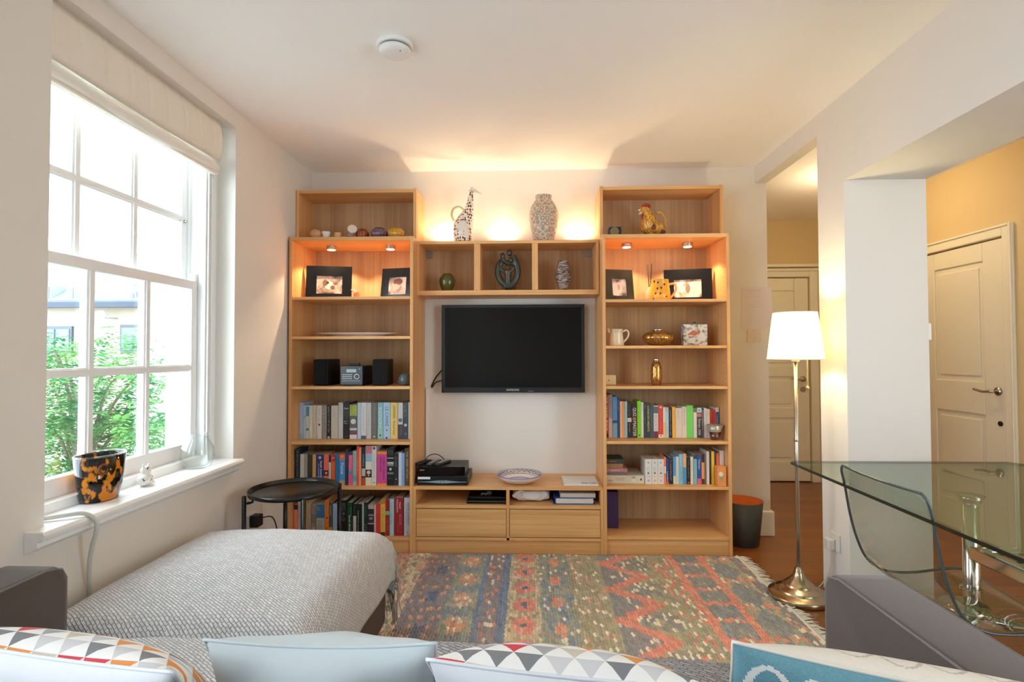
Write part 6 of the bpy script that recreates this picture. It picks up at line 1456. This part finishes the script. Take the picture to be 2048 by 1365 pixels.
t = thing('rug', 'chunky woven multicoloured rug with a coral zigzag and white fringe', 'rug', (0, 0, 0))
o = bpy.data.objects.new('woven_field', build_rug()); COL.objects.link(o); o.parent = t
obj('backing', MB().box(RX0_+.004, RX1_-.003, RY0+.004, RY1-.004, .0005, .0042), mat('rug_backing', (120, 105, 85), .9), t)
obj('edge_binding', MB().tube([(RX1_+.004, RY0+(RY1-RY0)*k/60, .007) for k in range(61)], .007, 8), mat('fringe_cotton', (222, 214, 200), .95), t, smooth=True)
b = MB(); rr = random.Random(21); y = RY0
while y < RY1:
    L = rr.uniform(.045, .085); dy = rr.uniform(-.03, .02)
    b.tube([(RX1_+.004, y, .006), (RX1_+.004+L*.5, y+dy*.3, .006+rr.uniform(.001, .006)), (RX1_+L, y+dy, .003)], [.0036, .003, .0018], 5)
    y += rr.uniform(.008, .013)
obj('fringe', b, mat('fringe_cotton', (222, 214, 200)), t, smooth=True)

# ================================================================== WINDOW things
# roman blind
t = thing('roman_blind', 'cream roman blind gathered at the top of the sash window', 'blind', (-1.62, 2.3, 2.46))
bc = mat('blind_linen', (236, 230, 218), .9, noise=.03, nscale=40)
BY0, BY1 = 1.695, 2.725
def bl(front, z0, z1, bow, ncrease=0):
    def P(i, j):
        y = BY0+(BY1-BY0)*i; z = z0+(z1-z0)*j
        return (front+bow*math.sin(PI*j)+.0025*math.sin(38*i)*math.sin(PI*j)-.005*math.exp(-((((i*9+.25*j) % 1)-.5)/.05)**2)*(.3+.7*j), y, z-.008*math.sin(PI*i)*(1-j))
    return P
obj('face_panel', MB().grid(bl(-1.612, 2.262, 2.462, .014), 160, 8), bc, t, smooth=True, solid=.004)
for k in range(4):
    o = obj('fold', MB().grid(lambda i, j, k=k: (-1.622-.009*k+.016*math.sin(PI*j)+.002*math.sin(23*i+k*2), BY0+(BY1-BY0)*i, 2.200+.015*k+.040*j+.004*math.sin(9*i+k)-.006*math.sin(PI*i)), 50, 7), mat('blind_fold', (240, 236, 228), .9), t, smooth=True, solid=.003)
obj('hem_bar', MB().box(-1.648, -1.618, BY0, BY1, 2.19, 2.204), bc, t, bevel=.004)
obj('head_rail', MB().box(-1.655, -1.618, BY0, BY1, 2.462, 2.474), WHITE, t)
b = MB()
for s in (0, .022):
    for k in range(170): b.ball((-1.628, 2.745-s*.6, 2.20-k*.0074), .0019, 5, 3)
obj('bead_cord', b, mat('cord_bead', (206, 206, 202), .5), t)
# tortoiseshell vase
SZ = WZ0+.0008
cy = 1.985; cx = -1.622
t = thing('tortoiseshell_vase', 'oval tortoiseshell glass vase on the window sill', 'vase', (cx, cy, SZ))
tm = texm('tortoiseshell_glass', (14, 10, 8), (216, 132, 28), 'noise', (30, 30, 20), .06, .54, .60)
obj('bowl', MB().lathe([(.05, 0), (.062, .004), (.074, .06), (.086, .168), (.082, .168), (.068, .06), (.055, .012), (.001, .010)], (cx, cy, SZ), 56, .82, 1.12), tm, t, smooth=True)
obj('clear_rim', MB().tube([(cx+.084*.82*math.cos(k*PI/28), cy+.084*1.12*math.sin(k*PI/28), SZ+.170) for k in range(57)], .003, 8), CGLASS, t, smooth=True)
q = S(178, 946, cx+.06)
obj('glass_handle', MB().tube([(cx+.05+.006, cy-.055+.018*math.cos(k*PI/12), SZ+.125+.018*math.sin(k*PI/12)) for k in range(25)], .005, 8), mat('amber_ring', (120, 60, 20), .08), t, smooth=True)
# cat figurine
c = G(290, 966, SZ); cx, cy = -1.60, S(290, 966, -1.60).y
t = thing('cat_figurine', 'small white ceramic cat with dark blossoms on the window sill', 'figurine', (cx, cy, SZ))
b = MB().ball((cx, cy, SZ+.026), (.028, .034, .026), 18, 12).ball((cx, cy+.004, SZ+.062), (.02, .022, .019), 16, 12).tube([(cx, cy-.008, SZ+.07), (cx, cy-.013, SZ+.09)], [.008, .002], 8).tube([(cx, cy+.015, SZ+.07), (cx, cy+.02, SZ+.09)], [.008, .002], 8).tube([(cx, cy, SZ+.04), (cx, cy+.002, SZ+.055)], [.02, .018], 12)
b.tube(smoothpath([Vector((cx+.01, cy+.028, SZ+.012)), Vector((cx+.024, cy+.018, SZ+.008)), Vector((cx+.03, cy-.005, SZ+.008))], 5), .006, 8)
obj('cat_body', b, texm('blossom_china', (66, 62, 66), (232, 230, 226), 'noise', (60, 60, 60), .25, .33, .40), t, remesh=.002)
# clear glass objects at the far end
cx, cy = -1.60, S(395, 900, -1.60).y
t = thing('glass_jug', 'clear glass jug at the far end of the window sill', 'jug', (cx, cy, SZ))
obj('glass_body', MB().lathe([(.045, 0), (.06, .01), (.075, .05), (.07, .10), (.045, .14), (.04, .165), (.038, .165), (.043, .14), (.066, .10), (.07, .05), (.04, .01)], (cx, cy, SZ), 40), CGLASS, t, smooth=True)
obj('handle', MB().tube(smoothpath([Vector((cx, cy+.045, SZ+.15)), Vector((cx, cy+.095, SZ+.13)), Vector((cx, cy+.10, SZ+.07)), Vector((cx, cy+.07, SZ+.03))], 6), .006, 8), CGLASS, t, smooth=True)
# cable over the sill
c1 = S(110, 1033, XL+.03)
b = MB().tube(smoothpath([Vector((-1.62, 1.70, SZ+.008)), Vector((-1.55, 1.745, SZ+.012)), Vector((-1.505, 1.775, SZ+.010)), Vector((-1.480, 1.795, SZ-.02)), Vector((-1.482, 1.80, SZ-.06)), Vector((-1.505, 1.81, SZ-.12)), Vector((-1.53, 1.83, SZ-.20)), Vector((XL+.012, 1.86, .36)), Vector((XL+.025, 1.88, .17))], 10), .0075, 8)
tag(obj('sill_cable', b, mat('cable_white', (206, 206, 200), .5), smooth=True), 'pale grey cable looping over the near end of the window sill', 'cable')

# ================================================================== OUTSIDE
GZ = -3.2
tag(obj('street_ground', MB().box(-60, -2.2, -8, 40, GZ-.2, GZ), mat('pale_paving', (150, 148, 142), .9)), 'pale paved yard outside the window', 'ground', kind='structure')
b = thing('brick_building', 'pale yellow building with slate roof beyond the tree', 'building', (-11, 14, GZ))
bw = mat('pale_brick', (158, 148, 132), .9, noise=.1, nscale=3); sl_ = mat('slate_roof', (92, 99, 110), .7, noise=.15, nscale=4)
YBd = 14.0; xR = W(348, 700, YBd).x; zG = W(220, 611, YBd).z
obj('facade', MB().box(-20, xR, YBd, YBd+8, GZ, zG), bw, b)
obj('roof', MB().prism([(YBd-.25, zG), (YBd-.25, zG+.12), (YBd+2.6, zG+1.9), (YBd+8, zG+1.9), (YBd+8, zG)], 'x', -20, xR-.0), sl_, b)
obj('gable_roof', MB().prism([(W(266, 545, YBd+.5).x, zG+.6), (W(345, 512, YBd+.5).x, W(345, 512, YBd+.5).z), (xR, W(345, 512, YBd+.5).z), (xR, zG+.2), (W(266, 545, YBd+.5).x, zG+.2)], 'y', YBd+.5, YBd+6), mat('lead_grey', (96, 103, 112), .6), b)
obj('gutter', MB().box(-20, xR, YBd-.34, YBd-.2, zG-.08, zG+.06), mat('gutter_dark', (48, 56, 70), .6), b)
def pane_win(pa, pb, ya, yb, Y, nm='window'):
    x0, x1, z1, z0 = W(pa, 600, Y).x, W(pb, 600, Y).x, W((pa+pb)/2, ya, Y).z, W((pa+pb)/2, yb, Y).z
    f_ = obj(nm, MB().box(x0-.06, x1+.06, Y-.05, Y+.02, z0-.06, z1+.08), mat('frame_grey', (70, 78, 86), .5), b)
    obj('pane', MB().box(x0, (x0+x1)/2-.03, Y-.07, Y-.05, z0, z1).box((x0+x1)/2+.03, x1, Y-.07, Y-.05, z0, z1), mat('far_glass', (92, 108, 116), .15), f_)
pane_win(88, 143, 659, 702, YBd-.02); pane_win(248, 319, 656, 700, YBd-.02)
for pa, pb, ya, yb in ((143, 160, 574, 606), (266, 280, 585, 606), (96, 112, 571, 604)):
    x0, x1 = W(pa, 590, YBd-.0).x, W(pb, 590, YBd-.0).x; z1, z0 = W(pa, ya, YBd).z, W(pa, yb, YBd).z
    q = obj('dormer', MB().prism([(x0, z0-.05), (x0, z1), ((x0+x1)/2, z1+.12), (x1, z1), (x1, z0-.05)], 'y', YBd-.15, YBd+1.5), mat('dormer_white', (130, 138, 148), .6), b)
    obj('pane', MB().box(x0+.05, x1-.05, YBd-.17, YBd-.15, z0+.03, z1-.05), mat('far_glass', (150, 176, 190)), q)
p = W(197, 634, 13.55)
t = thing('satellite_dish', 'grey satellite dish on the pale yellow building', 'satellite dish', (p.x, 13.6, p.z))
obj('dish', MB().lathe([(.001, 0), (.12, .012), (.17, .035), (.165, .04), (.001, .012)], (0, 0, 0), 24), mat('dish_grey', (140, 136, 150), .5), t, world=False, smooth=True).matrix_basis = Matrix.Rotation(PI/2-.3, 4, 'X')
obj('mount_arm', MB().tube([(0, 0, 0), (.15, .1, -.02), (.2, .33, -.02)], .02, 8), mat('dish_grey', (140, 136, 150)), t, world=False)
t = thing('white_building', 'white rendered building at the right of the window view', 'building', (-6.5, 13, GZ))
wr_ = mat('white_render', (176, 176, 172), .9)
obj('wall', MB().box(xR+.05, -4.0, 12.6, 20, GZ, W(372, 500, 12.6).z), wr_, t)
obj('ledge', MB().box(W(300, 768, 12.55).x, -4, 12.45, 12.6, W(330, 770, 12.5).z, W(330, 766, 12.5).z), mat('ledge_grey', (150, 152, 156), .8), t)
obj('low_wall', MB().box(W(262, 768, 12.55).x, xR+.05, 12.6, 13.2, GZ, W(330, 767, 12.6).z), wr_, t)
# tree
def tree():
    t = thing('tree', 'feathery green ash tree outside the window', 'tree', (-5.6, 6.6, GZ))
    b = MB().tube([(-5.9, 6.9, GZ), (-5.8, 6.8, -1.2), (-5.6, 6.6, .2), (-5.9, 6.7, 1.0)], [.14, .10, .06, .02], 10)
    rr = random.Random(4); vs = []; fs = []
    cl = []
    for _ in range(230):
        for _t in range(50):
            px = rr.uniform(60, 350); py = rr.uniform(670, 1010); Y = rr.uniform(5.6, 7.8)
            top = 700+26*math.sin(px*.035+1.2)-(28 if 200 < px < 300 else 0)+(max(0, px-285))*3.2
            if py > top: break
        c = W(px, py, Y); cl.append(c)
    for c in cl[:26]:
        b.tube(smoothpath([Vector((-5.7, 6.7, rr.uniform(-1.5, .3))), (Vector((-5.7, 6.7, 0))+c)/2+Vector((0, 0, .1)), c], 4), [.03-.0028*k for k in range(9)], 6)
    obj('trunk', b, mat('bark', (110, 96, 80), .9), t, smooth=True)
    for c in cl:
        for s_ in range(5):      # compound leaves: a stem with paired leaflets
            d = Vector((rr.uniform(-1, 1), rr.uniform(-1, 1), rr.uniform(-.45, .35))).normalized(); L = rr.uniform(.22, .36)
            s0 = c+Vector((rr.uniform(-.2, .2), rr.uniform(-.25, .25), rr.uniform(-.12, .12)))
            side = d.cross(Vector((0, 0, 1))).normalized()
            for k in range(7):
                p0 = s0+d*(L*k/7)+Vector((0, 0, -.10*(k/7)**2))
                for sg in (-1, 1):
                    tip = p0+side*sg*rr.uniform(.07, .10)+d*.035+Vector((0, 0, rr.uniform(-.03, .015))); w_ = d*.018
                    o_ = len(vs); mid = (p0+tip)/2; vs += [tuple(p0), tuple(mid+w_), tuple(tip), tuple(mid-w_)]; fs.append((o_, o_+1, o_+2, o_+3))
    mb = MB(); mb.v = vs; mb.f = fs
    m = bpy.data.materials.new('ash_leaf'); m.use_nodes = True; nt = m.node_tree; nt.nodes.remove(nt.nodes['Principled BSDF'])
    g = N(nt, 'ShaderNodeNewGeometry'); n = N(nt, 'ShaderNodeTexNoise'); n.inputs['Scale'].default_value = 2.2; nt.links.new(g.outputs['Position'], n.inputs[0])
    cr = N(nt, 'ShaderNodeValToRGB'); cr.color_ramp.elements[0].position = .35; cr.color_ramp.elements[1].position = .65; cr.color_ramp.elements[0].color = lin((40, 88, 62)); cr.color_ramp.elements[1].color = lin((98, 140, 78))
    nt.links.new(n.outputs[0], cr.inputs[0]); d_ = N(nt, 'ShaderNodeBsdfDiffuse'); tr = N(nt, 'ShaderNodeBsdfTranslucent'); mx = N(nt, 'ShaderNodeMixShader'); mx.inputs[0].default_value = .4
    nt.links.new(cr.outputs[0], d_.inputs[0]); nt.links.new(cr.outputs[0], tr.inputs[0]); nt.links.new(d_.outputs[0], mx.inputs[1]); nt.links.new(tr.outputs[0], mx.inputs[2]); nt.links.new(mx.outputs[0], nt.nodes['Material Output'].inputs[0])
    me = bpy.data.meshes.new('foliage'); me.from_pydata([(v[0]+5.6, v[1]-6.6, v[2]-GZ) for v in vs], [], fs); me.materials.append(m)
    o = bpy.data.objects.new('foliage', me); COL.objects.link(o); o.parent = t
tree()
